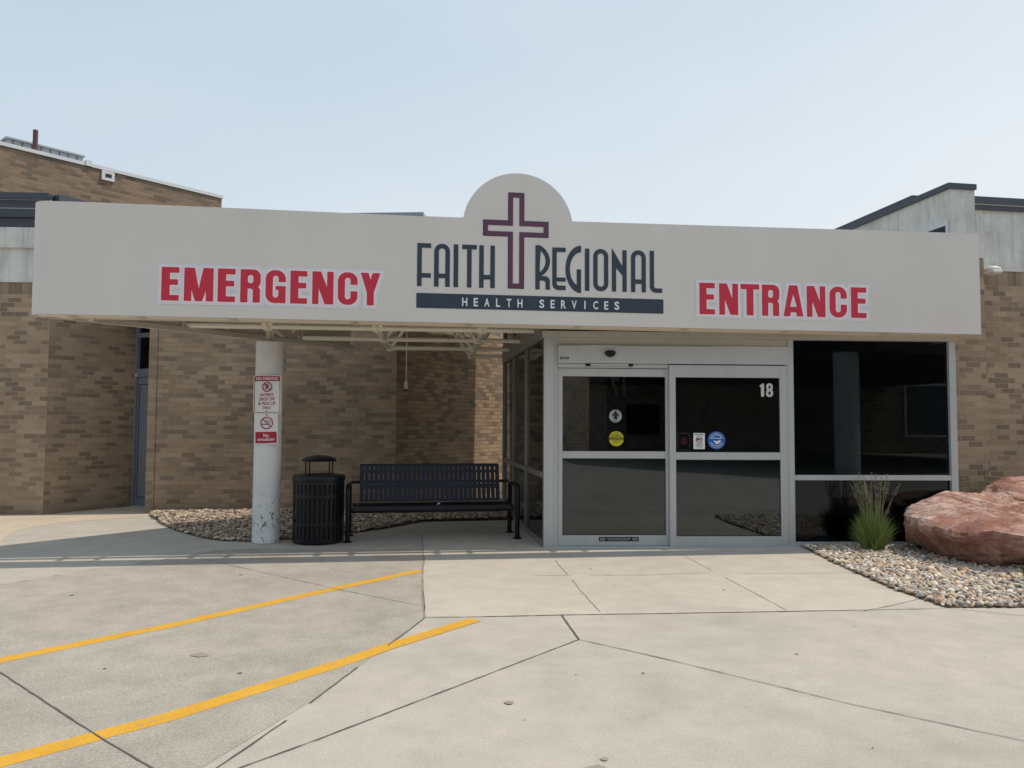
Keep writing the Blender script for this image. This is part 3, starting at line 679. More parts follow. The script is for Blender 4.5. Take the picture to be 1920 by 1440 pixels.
for i, (tx, w) in enumerate((('PATIENT', .170), ('DROP OFF', .200), ('& PICK UP', .215), ('ONLY', .104))):
    put_text(m, tx, -2.722, 1.903-.056*i, w, .040, -.003, bold=.018)
m.build('red_print', M['sign_red'], sg, TS)
m = MB(); put_text(m, 'NO PARKING', -2.72, 2.112, .275, .042, -.005, bold=.022); m.build('header_print', M['sign_white'], sg, TS)
m = MB(); put_text(m, 'P', -2.718, 2.003, .042, .070, -.0045, bold=.03); m.build('letter_print', M['black_txt'], sg, TS)
m = MB(); disc(m, -2.725, 1.692, .008, -.004, 12); m.build('bolt', M['black_txt'], sg, TS)

s2 = thing('smoking_sign', (-2.72, 10.016, 1.27), 'square cornered No smoking sign below the parking sign', 'sign')
T2 = Matrix.Translation((-2.725, 10.020, 1.46)) @ Matrix.Rotation(R(-1.3), 4, 'Y') @ Matrix.Translation((2.725, 0, -1.46))
MB().box(-2.876, -2.578, 0, .003, 1.266, 1.664).build('panel', M['sign_white'], s2, T2)
m = MB(); quad(m, -2.862, -2.592, 1.282, 1.428, -.002); ring(m, -2.718, 1.540, .066, .080, -.004); bar(m, -2.771, 1.593, -2.665, 1.487, .011, -.004); m.build('red_print', M['sign_red'], s2, T2)
m = MB(); put_text(m, 'No', -2.726, 1.382, .07, .042, -.004, bold=.02); put_text(m, 'smoking', -2.727, 1.327, .215, .054, -.004, bold=.02); m.build('word_print', M['sign_white'], s2, T2)
m = MB(); quad(m, -2.775, -2.69, 1.519, 1.531, -.003); quad(m, -2.684, -2.676, 1.519, 1.531, -.003)
for pts in ([(-2.68,1.538),(-2.672,1.552),(-2.682,1.566),(-2.70,1.570),(-2.705,1.582)], [(-2.694,1.536),(-2.690,1.550),(-2.70,1.556),(-2.722,1.558),(-2.728,1.575),(-2.715,1.588)]):
    for a, b in zip(pts[:-1], pts[1:]): bar(m, *a, *b, .005, -.003)
m.build('cigarette_print', M['black_txt'], s2, T2)
for a, b in ((-2.718, 1.645), (-2.727, 1.288)):
    m = MB(); disc(m, a, b, .009, -.005, 12); m.build('bolt', M['black_txt'], s2, T2)
# ------------------------------------------------------------------ entrance vestibule
ves = thing('entrance_vestibule', (3.5, 9.8, 0), 'glazed aluminium entrance vestibule under the canopy', 'vestibule')
YF = 9.70
def gl(x0, x1, z0, z1, y, parent, mat='glass', name='pane', world=None):
    return MB().box(x0, x1, y, y+.006, z0, z1).build(name, M[mat], parent, world)
MB().box(.82, .950, YF, YF+.11, 0, 2.646).build('corner_post', M['alu'], ves, bevel=.003)
MB().box(.9515, .996, YF+.012, YF+.11, 0, 2.646).build('corner_post', M['alu'], ves, bevel=.002)
MB().box(3.958, 4.030, YF, YF+.11, .0, 2.646).build('mullion', M['alu'], ves, bevel=.003)
m = MB(); m.box(.80, 6.20, YF-.012, YF+.12, 2.6475, 2.728); o = m.build('head_trim', M['alu_panel'], ves, bevel=.002)
for i in range(13):
    x = 1.0+.42*i; MB().add([(x+.006*math.cos(a), YF-.0135, 2.69+.006*math.sin(a)) for a in np.linspace(0, 2*math.pi, 8, endpoint=False)], [tuple(range(8))]).build('screw', M['black_rubber'], o)
m = MB(); m.box(.998, 3.956, YF+.014, YF+.10, 2.546, 2.646); m.build('head_panel', M['alu_panel'], ves, bevel=.002)
# window right of the doors
win = MB().rim(4.032, 6.178, .0, 2.646, .05, YF+.004, YF+.10, wl=.004, wr=.088, wb=.06, wt=.006).box(4.037, 6.089, YF+.010, YF+.09, .844, .910).build('window_frame', M['alu'], ves, bevel=.002)
gl(4.037, 6.089, .911, 2.639, YF+.05, win, 'glass_win'); gl(4.037, 6.089, .061, .843, YF+.05, win, 'glass_win')
MB().box(6.13, 6.174, YF+.101, 10.30, 0, 2.64).build('side_panel', M['alu_side'], ves)
# slanting side wall of glass
SA = math.atan2(.996, -.087); SW = frame((.818, 9.815, 0), SA)       # x runs back from the corner; +y is outside... left
m = MB(); side = m.box(0, 4.15, -.05, .024, 0, .07).box(0, 4.15, -.05, .026, .865, .935).box(0, 4.15, -.06, .04, 2.63, 2.95).box(0, 4.15, -.05, .03, 3.46, 3.54).box(-.10, -.001, -.012, .004, 0, 2.64)
sf = side.build('side_frame', M['alu_side'], ves, SW, bevel=.002)
for s_ in (1.36, 2.72, 4.08):
    MB().box(s_, s_+.05, -.05, .032, .072, .863).box(s_, s_+.05, -.05, .032, .937, 2.628).box(s_, s_+.05, -.05, .03, 2.952, 3.458).build('side_mullion', M['alu_side'], ves, SW, bevel=.002)
for a, b in ((.0, 1.358), (1.422, 2.718), (2.782, 4.078)):
    for z0, z1 in ((.072, .863), (.937, 2.628), (2.952, 3.458)):
        MB().box(a, b, -.012, -.006, z0, z1).build('pane', M['glass_side'], ves, SW)
# inside: floor, ceiling, back wall, inner door
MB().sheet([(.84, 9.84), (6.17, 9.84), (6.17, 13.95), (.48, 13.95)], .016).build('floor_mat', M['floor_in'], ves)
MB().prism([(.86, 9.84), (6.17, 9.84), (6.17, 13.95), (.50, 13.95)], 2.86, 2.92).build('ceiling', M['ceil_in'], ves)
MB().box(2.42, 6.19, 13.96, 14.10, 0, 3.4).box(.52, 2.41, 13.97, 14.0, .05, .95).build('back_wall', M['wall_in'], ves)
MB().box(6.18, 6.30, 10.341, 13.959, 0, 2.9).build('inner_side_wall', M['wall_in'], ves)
MB().rim(.50, 1.40, 0, 2.9, .06, 13.96, 14.03).build('back_frame', M['alu_side'], ves); MB().rim(1.41, 2.40, 0, 2.9, .06, 13.96, 14.03).build('back_frame', M['alu_side'], ves)
for a, b in ((.561, 1.339), (1.471, 2.339)): gl(a, b, .061, 2.839, 14.02, ves)
ind = MB().rim(2.0, 3.55, 0, 2.5, .07, 13.86, 13.94).build('inner_door', M['alu_side'], ves)
gl(2.071, 3.479, .071, 2.429, 13.90, ind, 'glass_win')
m = MB(); put_text(m, '17', 2.52, 2.22, .28, .36, 13.885, bold=.03, mirror=True); m.build('number_print', plain('dim_number', srgb(225,232,238), .6), ind)

# ------------------------------------------------------------------ sliding doors
sd = thing('automatic_door', (2.45, 9.75, 0), 'pair of tinted automatic sliding doors with number 18 in aluminium frames', 'door')
hb = MB().box(.998, 3.956, YF-.03, YF+.10, 2.318, 2.5445).build('header_box', M['alu'], sd, bevel=.004)
MB().box(1.0, 2.416, YF+.012, YF+.09, 2.262, 2.316).build('door_track', M['alu'], sd, bevel=.002)
MB().box(.96, 3.97, YF-.05, YF+.12, 0, .0145).build('threshold', M['alu'], sd, bevel=.002)
sl = MB().rim(1.0, 2.440, .018, 2.255, .06, YF+.035, YF+.075, wb=.128, wt=.10).box(1.061, 2.379, YF+.0365, YF+.074, 1.114, 1.203).build('sliding_leaf', M['alu'], sd, bevel=.002)
gl(1.061, 2.379, .147, 1.113, YF+.055, sl); gl(1.061, 2.379, 1.204, 2.154, YF+.055, sl)
fl = MB().rim(2.418, 3.919, .016, 2.304, .08, YF-.02, YF+.025, wl=.080, wr=.075, wb=.122, wt=.155).box(2.499, 3.843, YF-.0185, YF+.024, 1.103, 1.197).build('fixed_leaf', M['alu'], sd, bevel=.002)
gl(2.499, 3.843, .139, 1.102, YF+.002, fl); gl(2.499, 3.843, 1.198, 2.148, YF+.002, fl)
MB().box(3.921, 3.956, YF+.0, YF+.10, .016, 2.317).build('jamb', M['alu'], sd, bevel=.002)
def gasket(parent, rects, y):
    m = MB()
    for a, b, c, d_ in rects:
        w = .007
        quad(m, a, b, c, c+w, y); quad(m, a, b, d_-w, d_, y); quad(m, a, a+w, c+w, d_-w, y); quad(m, b-w, b, c+w, d_-w, y)
    m.build('gasket', M['black_rubber'], parent)
gasket(sl, [(1.061,2.379,.147,1.113),(1.061,2.379,1.204,2.154)], YF+.053); gasket(fl, [(2.499,3.843,.139,1.102),(2.499,3.843,1.198,2.148)], YF+.0)
# sensor, safety bar, maker's plate, lock
pts = [(1.588+.137*t, 2.481) for t in (0, 1)]
arc = [(1.656+.0685*math.cos(a), 2.455+(.058 if math.sin(a) < 0 else .026)*math.sin(a)) for a in np.linspace(0, 2*math.pi, 28, endpoint=False)]
ms = MB().prism_y(arc, YF-.075, YF-.031).build('motion_sensor', M['black_steel'], hb, bevel=.006)
MB().box(1.355, 1.948, YF-.02, YF+.010, 2.288, 2.312).build('safety_bar', M['alu'], hb)
MB().box(1.352, 1.41, YF-.023, YF+.009, 2.284, 2.314).box(1.895, 1.951, YF-.023, YF+.009, 2.284, 2.314).build('bar_end_cap', M['black_steel'], hb)
m = MB(); m.add([(p[0], YF-.033, p[1]) for p in rrect_pts(1.016, 1.134, 2.366, 2.396, .010)], [tuple(range(28))]); m.build('maker_plate', M['black_txt'], hb)
m = MB(); put_text(m, 'STANLEY', 1.075, 2.381, .092, .014, YF-.0345, bold=.02); m.build('plate_print', M['white_txt'], hb)
m = MB().lathe([(.02, 0), (.02, .012), (.013, .016)], n=20); m.build('lock', M['alu'], sl, Matrix.Translation((1.024, YF+.034, 1.298)) @ Matrix.Rotation(R(90), 4, 'X'), smooth=True)
M['decal_grey'] = plain('decal_grey', srgb(150,156,160), .5); M['decal_yellow'] = plain('decal_yellow', srgb(190,184,40), .5); M['decal_blue'] = plain('decal_blue', srgb(16,92,176), .45)
M['notice_red'] = plain('notice_red', srgb(140,20,40), .5); M['dim_red'] = plain('dim_red', srgb(96,30,32), .5); M['dim_grey'] = plain('dim_outline', srgb(72,74,72), .5)
M['silver_num'] = plain('worn_silver_number', srgb(196,200,196), .5, 0, .35, 30)
ys = YF+.050
m = MB(); disc(m, 1.740, 1.651, .081, ys); o = m.build('arrow_decal', M['decal_grey'], sl)
m = MB(); m.add([(1.740,ys-.002,1.722),(1.687,ys-.002,1.650),(1.717,ys-.002,1.655),(1.717,ys-.002,1.612),(1.763,ys-.002,1.612),(1.763,ys-.002,1.655),(1.793,ys-.002,1.650)], [tuple(range(7))])
put_text(m, 'IN', 1.740, 1.594, .03, .018, ys-.002, bold=.02); m.build('arrow_print', M['black_txt'], sl)
m = MB(); disc(m, 1.750, 1.363, .095, ys); m.build('caution_decal', M['decal_yellow'], sl)
m = MB(); quad(m, 1.657, 1.843, 1.345, 1.382, ys-.002); put_text(m, 'AUTOMATIC', 1.75, 1.404, .145, .024, ys-.002, bold=.01); put_text(m, 'DOOR', 1.75, 1.324, .07, .022, ys-.002, bold=.01); put_text(m, 'WHEN', 1.75, 1.436, .05, .014, ys-.002, bold=.01)
m.build('caution_print', M['black_txt'], sl)
m = MB(); put_text(m, 'CAUTION', 1.75, 1.3635, .165, .026, ys-.004, bold=.02); m.build('caution_word', M['decal_yellow'], sl)
m = MB(); quad(m, 1.523, 2.028, .072, .126, YF+.0325); m.build('floor_decal', M['black_txt'], sl)
m = MB(); put_text(m, 'CAUTION AUTOMATIC SLIDING DOOR', 1.775, .104, .30, .013, YF+.030, bold=.01); put_text(m, 'Stand clear of moving door', 1.775, .086, .24, .010, YF+.030)
for sx in (-1, 1):
    for k in range(3):
        xx = 1.775+sx*(.175+.022*k); bar(m, xx, .082, xx+sx*.014, .099, .005, YF+.030); bar(m, xx+sx*.014, .099, xx, .116, .005, YF+.030)
m.build('floor_decal_print', M['white_txt'], sl)
yf = YF-.003
m = MB(); m.add([(p[0], yf, p[1]) for p in ((3.606,1.909),(3.646,1.909),(3.646,2.077),(3.620,2.077),(3.612,2.062),(3.592,2.056),(3.592,2.030),(3.606,2.036))], [tuple(range(8))]); m.build('number_decal', M['silver_num'], fl)
m8 = lambda X, Z: sub(U(sd_box(X,Z,3.675,3.759,1.986,2.079,.036), sd_box(X,Z,3.670,3.764,1.906,2.000,.04)), U(sd_box(X,Z,3.705,3.729,2.012,2.052,.012), sd_box(X,Z,3.703,3.731,1.932,1.976,.014)))
sdf_sheet(m8, 3.66, 3.775, 1.90, 2.085, .003, yf).build('number_decal', M['silver_num'], fl)
m = MB(); m.add([(p[0], yf, p[1]) for p in rrect_pts(2.727, 2.873, 1.237, 1.440, .008)], [tuple(range(28))]); nt = m.build('notice_decal', M['sign_white'], fl)
m = MB(); put_text(m, 'NOTICE', 2.80, 1.420, .11, .018, yf-.002, bold=.03)
quad(m, 2.768, 2.828, 1.358, 1.371, yf-.002); quad(m, 2.775, 2.790, 1.338, 1.360, yf-.002); quad(m, 2.800, 2.810, 1.346, 1.360, yf-.002)
for i, w in enumerate((.10, .11, .09, .08)): quad(m, 2.80-w/2, 2.80+w/2, 1.301-.012*i, 1.3045-.012*i, yf-.002)
quad(m, 2.755, 2.845, 1.250, 1.2525, yf-.002); m.build('notice_print', M['black_txt'], fl)
m = MB(); ring(m, 2.80, 1.355, .035, .043, yf-.0035, 28); bar(m, 2.772, 1.383, 2.828, 1.327, .006, yf-.0035); m.build('notice_symbol', M['notice_red'], fl)
m = MB(); disc(m, 3.024, 1.348, .114, yf); m.build('round_decal', M['decal_blue'], fl)
m = MB(); ring(m, 3.024, 1.348, .068, .075, yf-.002, 30, R(20), R(165)); ring(m, 3.024, 1.348, .068, .075, yf-.002, 30, R(200), R(345))
for a in np.linspace(15, 165, 17): bar(m, 3.024+.088*math.cos(R(a)), 1.348+.088*math.sin(R(a)), 3.024+.099*math.cos(R(a)), 1.348+.099*math.sin(R(a)), .006, yf-.002)
for a in np.linspace(200, 340, 18): bar(m, 3.024+.090*math.cos(R(a)), 1.348+.090*math.sin(R(a)), 3.024+.099*math.cos(R(a)), 1.348+.099*math.sin(R(a)), .006, yf-.002)
for a, b in (((2.962,1.374),(3.024,1.378)), ((3.024,1.378),(3.064,1.368)), ((3.064,1.368),(3.092,1.384))): bar(m, *a, *b, .008, yf-.002)
m.add([(2.985,yf-.002,1.352),(3.02,yf-.002,1.335),(3.055,yf-.002,1.350),(3.085,yf-.002,1.345),(3.06,yf-.002,1.315),(3.03,yf-.002,1.300),(3.005,yf-.002,1.312)], [tuple(range(7))])
m.build('round_decal_print', M['white_txt'], fl)
m = MB(); P1 = rrect_pts(2.525, 2.679, 1.225, 1.440, .03); P0 = rrect_pts(2.529, 2.675, 1.229, 1.436, .027); n = len(P1)
m.add([(p[0], yf, p[1]) for p in P1]+[(p[0], yf, p[1]) for p in P0], [(i,(i+1)%n,n+(i+1)%n,n+i) for i in range(n)]); m.build('dark_decal', M['dim_grey'], fl)
m = MB(); ring(m, 2.605, 1.334, .030, .036, yf-.001, 24); bar(m, 2.583, 1.356, 2.627, 1.312, .006, yf-.001); m.build('dark_decal_symbol', M['dim_red'], fl)
m = MB(); quad(m, 2.815, 2.928, 1.595, 1.80, yf+.02); m.build('paper_notice', plain('dim_paper', srgb(58,62,58), .6), fl)

# ------------------------------------------------------------------ walls
def wall_seg(name, mat, p, q, z0, z1, parent, thick=.3, out=0.0, ext=0.0):
    a = math.atan2(q[1]-p[1], q[0]-p[0]); L = math.hypot(q[0]-p[0], q[1]-p[1])
    return MB().box(0, L+ext, -out, thick, 0, z1-z0).build(name, M[mat], parent, frame((p[0], p[1], z0), a))
def offs(p, q, s):                       # point s metres along p->q
    L = math.hypot(q[0]-p[0], q[1]-p[1]); return (p[0]+(q[0]-p[0])*s/L, p[1]+(q[1]-p[1])*s/L)
e = (.55, .835)
# left wing
lw = thing('brick_wing', (-8, 13.3, 0), 'low buff brick wing with dark roof edge at the left edge of the photo', 'building')
A = (-7.222, 13.19); Bp = (-6.346, 14.514); A0 = (-15, 13.19)
D1 = (Bp[0]+.835*1.0, Bp[1]-.55*1.0)
for i, (p, q) in enumerate(((A0, A), (A, Bp))):
    wall_seg('brick_wall', 'brick', p, q, 0, 3.68, lw)
    wall_seg('soldier_course', 'soldier', p, q, 3.68, 3.88, lw)
    wall_seg('concrete_band', 'band', p, q, 3.88, 4.455, lw, out=.012*(i == 0)+.012)
    wall_seg('concrete_band', 'band', p, q, 4.455, 4.80, lw, out=.075)
    for z0, z1, o_ in ((4.80, 4.975, .03), (4.975, 5.115, .085), (5.125, 5.255, .10), (5.262, 5.37, .16)):
        wall_seg('roof_edge', 'darkmetal', p, q, z0, z1, lw, out=o_, ext=.0)
    wall_seg('roof_flashing', 'coping', p, q, 5.255, 5.262, lw, out=.105); wall_seg('roof_flashing', 'coping', p, q, 5.115, 5.125, lw, out=.09)
wall_seg('brick_wall', 'brick', Bp, D1, 3.5, 3.9, lw)
MB().prism([(A[0]-.03, A[1]-.03), (-5.66, 13.34), (D1[0]-.1, D1[1]-.02), (Bp[0]+.05, Bp[1]-.05)], 3.885, 4.79).build('alcove_shade_slab', M['band'], lw)  # unseen slab added over the alcove to keep sun off the angled wall
# grey side door in the corner
da = math.atan2(D1[1]-Bp[1], D1[0]-Bp[0]); DW = frame((Bp[0], Bp[1], 0), da)
dr = thing('side_door', (-5.9, 14.25, 0), 'grey painted side door with tall transom in the brick corner', 'door')
fr = MB().box(.0, .055, -.03, .09, 0, 3.498).box(.055, 1.0, -.028, .09, 2.375, 2.52).box(.055, 1.0, -.028, .09, 3.10, 3.18).box(.055, 1.0, -.028, .09, 3.44, 3.498).build('door_frame', M['door_paint'], dr, DW, bevel=.003)
MB().box(.06, 1.0, .004, .05, .012, 2.372).build('door_leaf', M['door_paint'], dr, DW, bevel=.003)
MB().rim(.11, .94, .17, 2.24, .012, -.002, .003).build('leaf_molding', M['black_rubber'], dr, DW)
MB().box(.056, 1.0, .03, .036, 2.521, 3.099).box(.056, 1.0, .03, .036, 3.181, 3.439).build('transom_pane', M['glass_win'], dr, DW)
MB().box(.02, .075, -.045, -.031, 2.38, 2.43).build('door_closer', M['coping'], dr, DW)
MB().box(.056, 1.0, .3, .34, .01, 3.5).build('door_backing', M['wall_in'], dr, DW)
MB().box(-.02, 1.0, -.03, .0, .0, .018).build('sill', M['alu'], dr, DW)
# middle block: wall behind the bench and the recessed wall
mb = thing('brick_building', (-3.5, 13.9, 0), 'buff brick building wall behind the bench and column', 'building')
W0 = (-5.652, 13.40); W1 = (-1.485, 13.874); R1 = (W1[0]+e[0]*11.5, W1[1]+e[1]*11.5)
wall_seg('brick_wall', 'brick_mid', W0, W1, 0, 3.88, mb)
wall_seg('brick_wall', 'brick_rough', W1, R1, 0, 3.88, mb)
Wb = (W0[0]+.835*.0-.55*.0, W0[1]); 
MB().box(0, .3, .301, 1.6, 0, 3.88).build('brick_wall', M['brick'], mb, frame((W0[0], W0[1], 0), math.atan2(W1[1]-W0[1], W1[0]-W0[0])))
for p, q in ((W0, W1), (W1, R1)):
    wall_seg('concrete_band', 'band', p, q, 3.88, 4.455, mb, out=.012); wall_seg('concrete_band', 'band', p, q, 4.455, 4.80, mb, out=.07)
    wall_seg('roof_edge', 'darkmetal', p, q, 4.80, 5.0, mb, out=.12)
MB().prism([(W0[0]+.1, W0[1]+.31), (W1[0]-.1, W1[1]+.32), (R1[0]-.3, R1[1]-.1), (-3, 24), (-7, 22), (-5.9, 15.2)], 4.5, 4.7).build('roof', M['darkmetal'], mb)
m = MB(); wa = math.atan2(W1[1]-W0[1], W1[0]-W0[0]); MB().box(.135, .147, -.003, .0, .02, 3.7).build('control_joint', M['joint'], mb, frame((W0[0], W0[1], 0), wa))
# conduit with a small box
cd = thing('wall_conduit', (-1.33, 14.02, 2.2), 'thin vertical conduit ending in a small pale box on the dark brick', 'conduit')
MB().tube([(-1.325, 14.045, 2.28), (-1.325, 14.045, 3.5)], .009, 8).build('conduit', M['tube'], cd)
MB().box(-1.355, -1.295, 13.985, 14.05, 2.16, 2.30).build('junction_box', M['coping'], cd, bevel=.006)
MB().box(-1.35, -1.30, 13.99, 14.05, 2.135, 2.1595).build('box_base', M['black_rubber'], cd)
# right building
E1 = (.9936, .113); E2 = (-.113, .9936)
struct(MB().sheet([(.47,14.12),(6.3,14.12),(6.3,19.5),(4.2,22.4)], .013).build('soil_sheet', M['soil']))  # dark sheet added to cut sunlit ground bounce onto the recessed wall
rb = thing('brick_pavilion', (7.5, 11, 0), 'buff brick building with streaked concrete bands at the right edge', 'building')
P0 = (6.195, 10.3205); P1 = (7.072, 10.420)
pa = math.atan2(E1[1], E1[0])
wall_seg('brick_wall', 'brick', P0, P1, 0, 3.68, rb, thick=1.6); wall_seg('soldier_course', 'soldier', P0, P1, 3.68, 3.90, rb, thick=1.6)
Q0 = (6.95, 11.285); Q1 = (Q0[0]+E1[0]*8, Q0[1]+E1[1]*8)
wall_seg('brick_wall', 'brick', Q0, Q1, 0, 3.70, rb); wall_seg('soldier_course', 'soldier', Q0, Q1, 3.70, 3.925, rb)
wall_seg('concrete_band', 'band', Q0, Q1, 3.925, 4.54, rb, out=.02); wall_seg('concrete_band', 'band', Q0, Q1, 4.54, 4.867, rb, out=.0)
wall_seg('roof_edge', 'darkmetal', Q0, Q1, 4.867, 4.93, rb, out=.05); wall_seg('roof_edge', 'darkmetal', Q0, Q1, 4.942, 5.05, rb, out=.09); wall_seg('roof_flashing', 'coping', Q0, Q1, 4.93, 4.942, rb, out=.07)
BW = frame((6.560, 10.361, 0), pa)
MB().box(0, .495, -.012, 9, 3.90, 4.533).build('concrete_block', M['band'], rb, BW)
MB().box(.012, .400, 0.001, 9, 4.534, 4.866).build('concrete_block', M['band'], rb, BW)
MB().box(-.03, .412, -.03, 9, 4.867, 4.945).box(.06, .36, .85, 9, 4.946, 5.03).build('roof_edge', M['darkmetal'], rb, BW)
wn = MB().box(-.02, -.001, .06, 3.2, 4.36, 4.42).box(-.02, -.001, .02, .06, 3.91, 4.42).build('band_window', M['coping'], rb, BW)
MB().box(-.015, -.002, .062, 3.2, 3.915, 4.358).build('window_pane', M['navy_steel'], wn, BW)
lp = thing('wall_lamp', (7.74, 11.2, 3.9), 'small white wall lamp on the brick right of the canopy', 'lamp')
LW = frame((7.66, 11.34, 0), pa)
MB().tube([(0.0, -.01, 3.925), (.0, -.16, 3.925), (.06, -.2, 3.915), (.13, -.2, 3.90)], [.02, .03, .035, .035], 12).build('lamp_arm', M['lamp_white'], lp, LW, smooth=True)
MB().box(.0, .155, -.24, -.04, 3.85, 3.895).build('lamp_head', M['lamp_white'], lp, LW, bevel=.012)
MB().box(.02, .135, -.22, -.06, 3.838, 3.849).build('lamp_lens', M['halo'], lp, LW)
# tall brick block beyond the left wing
ub = thing('upper_brick_block', (-9, 20, 0), 'taller brick block with pale coping rising behind the left wing', 'building')
U1 = (-7.24, 21.6); ud = Vector((3.66, 3.94)).normalized(); U0 = (U1[0]-ud.x*10, U1[1]-ud.y*10); ua = math.atan2(ud.y, ud.x)
UW = frame((U0[0], U0[1], 0), ua)
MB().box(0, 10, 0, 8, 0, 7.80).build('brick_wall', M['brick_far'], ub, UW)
MB().box(-.1, 10.03, -.035, 8.1, 7.80, 7.885).build('coping', M['coping'], ub, UW)
def on_u(x, y):                             # distance along that wall of a ground direction
    return None
MB().box(6.80, 7.10, -.05, 0, 7.55, 7.785).build('scupper', M['coping'], ub, UW)
MB().box(6.88, 7.03, -.056, -.051, 7.63, 7.72).build('scupper_opening', M['black_rubber'], ub, UW)
MB().box(6.42, 6.56, -.06, .2, 7.80, 7.94).build('gutter_end', M['coping'], ub, UW)
ru = thing('rooftop_unit', (-10, 19, 7.9), 'grey metal rooftop unit behind the upper brick block parapet', 'rooftop unit')
MB().box(4.9, 6.55, .5, 2.3, 7.88, 8.16).build('casing', M['unit_metal'], ru, UW, bevel=.01)
MB().box(4.86, 6.59, .46, 2.34, 8.16, 8.20).build('casing_lid', M['unit_metal'], ru, UW)
for k in range(8): MB().box(5.0+.2*k, 5.02+.2*k, .49, .499, 7.9, 8.15).build('casing_seam', M['darkmetal'], ru, UW)
fp = thing('flue_pipe', (-10.4, 18.4, 7.8), 'brown flue pipe standing on the upper brick block roof', 'pipe')
MB().tube([(5.36, .12, 7.88), (5.36, .12, 8.40)], .055, 16).build('pipe', M['brown_pipe'], fp, UW, smooth=True)
MB().tube([(5.36, .12, 7.99), (5.56, .35, 7.99)], .02, 8).build('pipe_bracket', M['brown_pipe'], fp, UW, smooth=True)
# far tan penthouse peeping over the canopy
ph = thing('far_penthouse', (-4, 26, 0), 'tan penthouse roof corner just showing above the canopy middle', 'building')
PW = frame((-1.86, 25.0, 0), R(-6))
MB().box(-6, -.10, .1, 9, 0, 8.34).build('wall', plain('tan_metal_wall', srgb(170,145,120), .6), ph, PW)
MB().box(-6.1, 0, 0, 9.1, 8.34, 8.455).build('roof_edge', M['unit_metal'], ph, PW)

# ------------------------------------------------------------------ what stands behind the photographer (seen in the glass)
cv = thing('drive_canopy', (12, -8, 0), 'flat dark drive-up canopy on a white column across the drive', 'canopy')
MB().prism([(6.3, -9.3), (11.3, -2.0), (26, -9), (22, -24), (6, -24)], 3.7, 4.9).build('roof', M['asphalt_dark'], cv)
MB().lathe([(.36, 0), (.36, 3.698)], (10.9, -2.9), 40).build('column', M['column'], cv, smooth=True)
bb = thing('rear_brick_building', (0, -22, 0), 'long brick building facing the entrance across the drive', 'building')
MB().box(-45, 45, -30, -22, 0, 9).build('brick_wall', M['brick_back'], bb)
MB().box(-45.1, 45.1, -30.1, -21.9, 9, 9.5).build('roof_edge', M['darkmetal'], bb)
for x in (-20, -13, -6, 8): MB().box(x, x+1.8, -22.02, -21.98, 1.0, 2.6).build('window', M['navy_steel'], bb)
MB().rim(23.4, 26.8, .9, 3.85, .12, -22.08, -21.9).build('window', M['halo'], bb); MB().box(23.53, 26.67, -22.0, -21.95, 1.03, 3.72).build('window', plain('green_blind', (.10,.14,.13,1), .5), bb)

# ------------------------------------------------------------------ litter bin
tb = thing('litter_bin', (-2.075, 10.185, 0), 'black slotted steel litter bin with domed hood beside the bench', 'litter bin')
BWm = WM[tb]; n = 34; m = MB()
def arc_slab(m, r0, r1, a0, a1, z0, z1, k=2):
    vs = []; 
    for i in range(k+1):
        a = a0+(a1-a0)*i/k
        for rr, z in ((r1, z0), (r1, z1), (r0, z1), (r0, z0)): vs.append((rr*math.cos(a), rr*math.sin(a), z))
    fs = [(4*i+q, 4*i+(q+1)%4, 4*i+4+(q+1)%4, 4*i+4+q) for i in range(k) for q in range(4)]+[(0,1,2,3), tuple(4*k+q for q in (3,2,1,0))]
    m.add(vs, fs)
for i in range(n):
    a = 2*math.pi*i/n; arc_slab(m, .320, .325, a, a+2*math.pi/n*.60, .03, .81)
for z0, z1 in ((.025, .075), (.235, .285), (.585, .635), (.76, .80)): m.lathe([(.319, z0), (.3255, z0), (.3255, z1), (.319, z1), (.319, z0)], n=64, cap=False)
m.build('slotted_body', M['black_steel'], tb, BWm)
MB().lathe([(.285, .03), (.285, .79)], n=40).build('liner', M['black_rubber'], tb, BWm, smooth=True)
MB().lathe([(.325, .80), (.335, .805), (.337, .85), (.325, .868), (.26, .878), (.16, .88), (.15, .84)], n=56, cap=False).build('lid_ring', M['black_steel'], tb, BWm, smooth=True)
MB().lathe([(.22, 1.048), (.224, 1.056), (.20, 1.085), (.13, 1.113), (.05, 1.124), (.001, 1.126)], n=48).build('hood', M['black_steel'], tb, BWm, smooth=True)
for a in (35, 145, 215, 325):
    a = R(a); MB().box(-.008, .008, -.008, .008, .875, 1.055).build('hood_post', M['black_steel'], tb, BWm @ Matrix.Translation((.185*math.cos(a), .185*math.sin(a), 0)))

# ------------------------------------------------------------------ bench
ba = math.atan2(.30, 2.22)
bn = thing('metal_bench', (-1.685, 10.12, 0), 'long dark blue slotted steel bench with tubular arm frames', 'bench', rz=ba)
NW = WM[bn]
for x in (0.0, 2.235):
    pth = [(x, .02, .02), (x, .0, .35), (x, -.01, .60)]
    for i in range(7):
        a = R(180-90*i/6*1.0); pth.append((x, .09+.10*math.cos(a), .62+.10*math.sin(a)))
    pth += [(x, .30, .722), (x, .50, .712)]
    for i in range(1, 6):
        a = R(90-90*i/5); pth.append((x, .53+.08*math.cos(a), .632+.08*math.sin(a)))
    pth += [(x, .615, .35), (x, .63, .02)]
    MB().tube(pth, .031, 14).build('side_frame', M['black_steel'], bn, NW, smooth=True)
    for y in (.02, .63):
        MB().lathe([(.062, .006), (.062, .014), (.034, .02)], (x, y), 24).build('foot_flange', M['black_steel'], bn, NW, smooth=True)
    MB().tube([(x, .01, .40), (x, .33, .375), (x, .60, .41)], .02, 10).build('seat_bracket', M['black_steel'], bn, NW, smooth=True)
x0, x1 = .085, 2.15
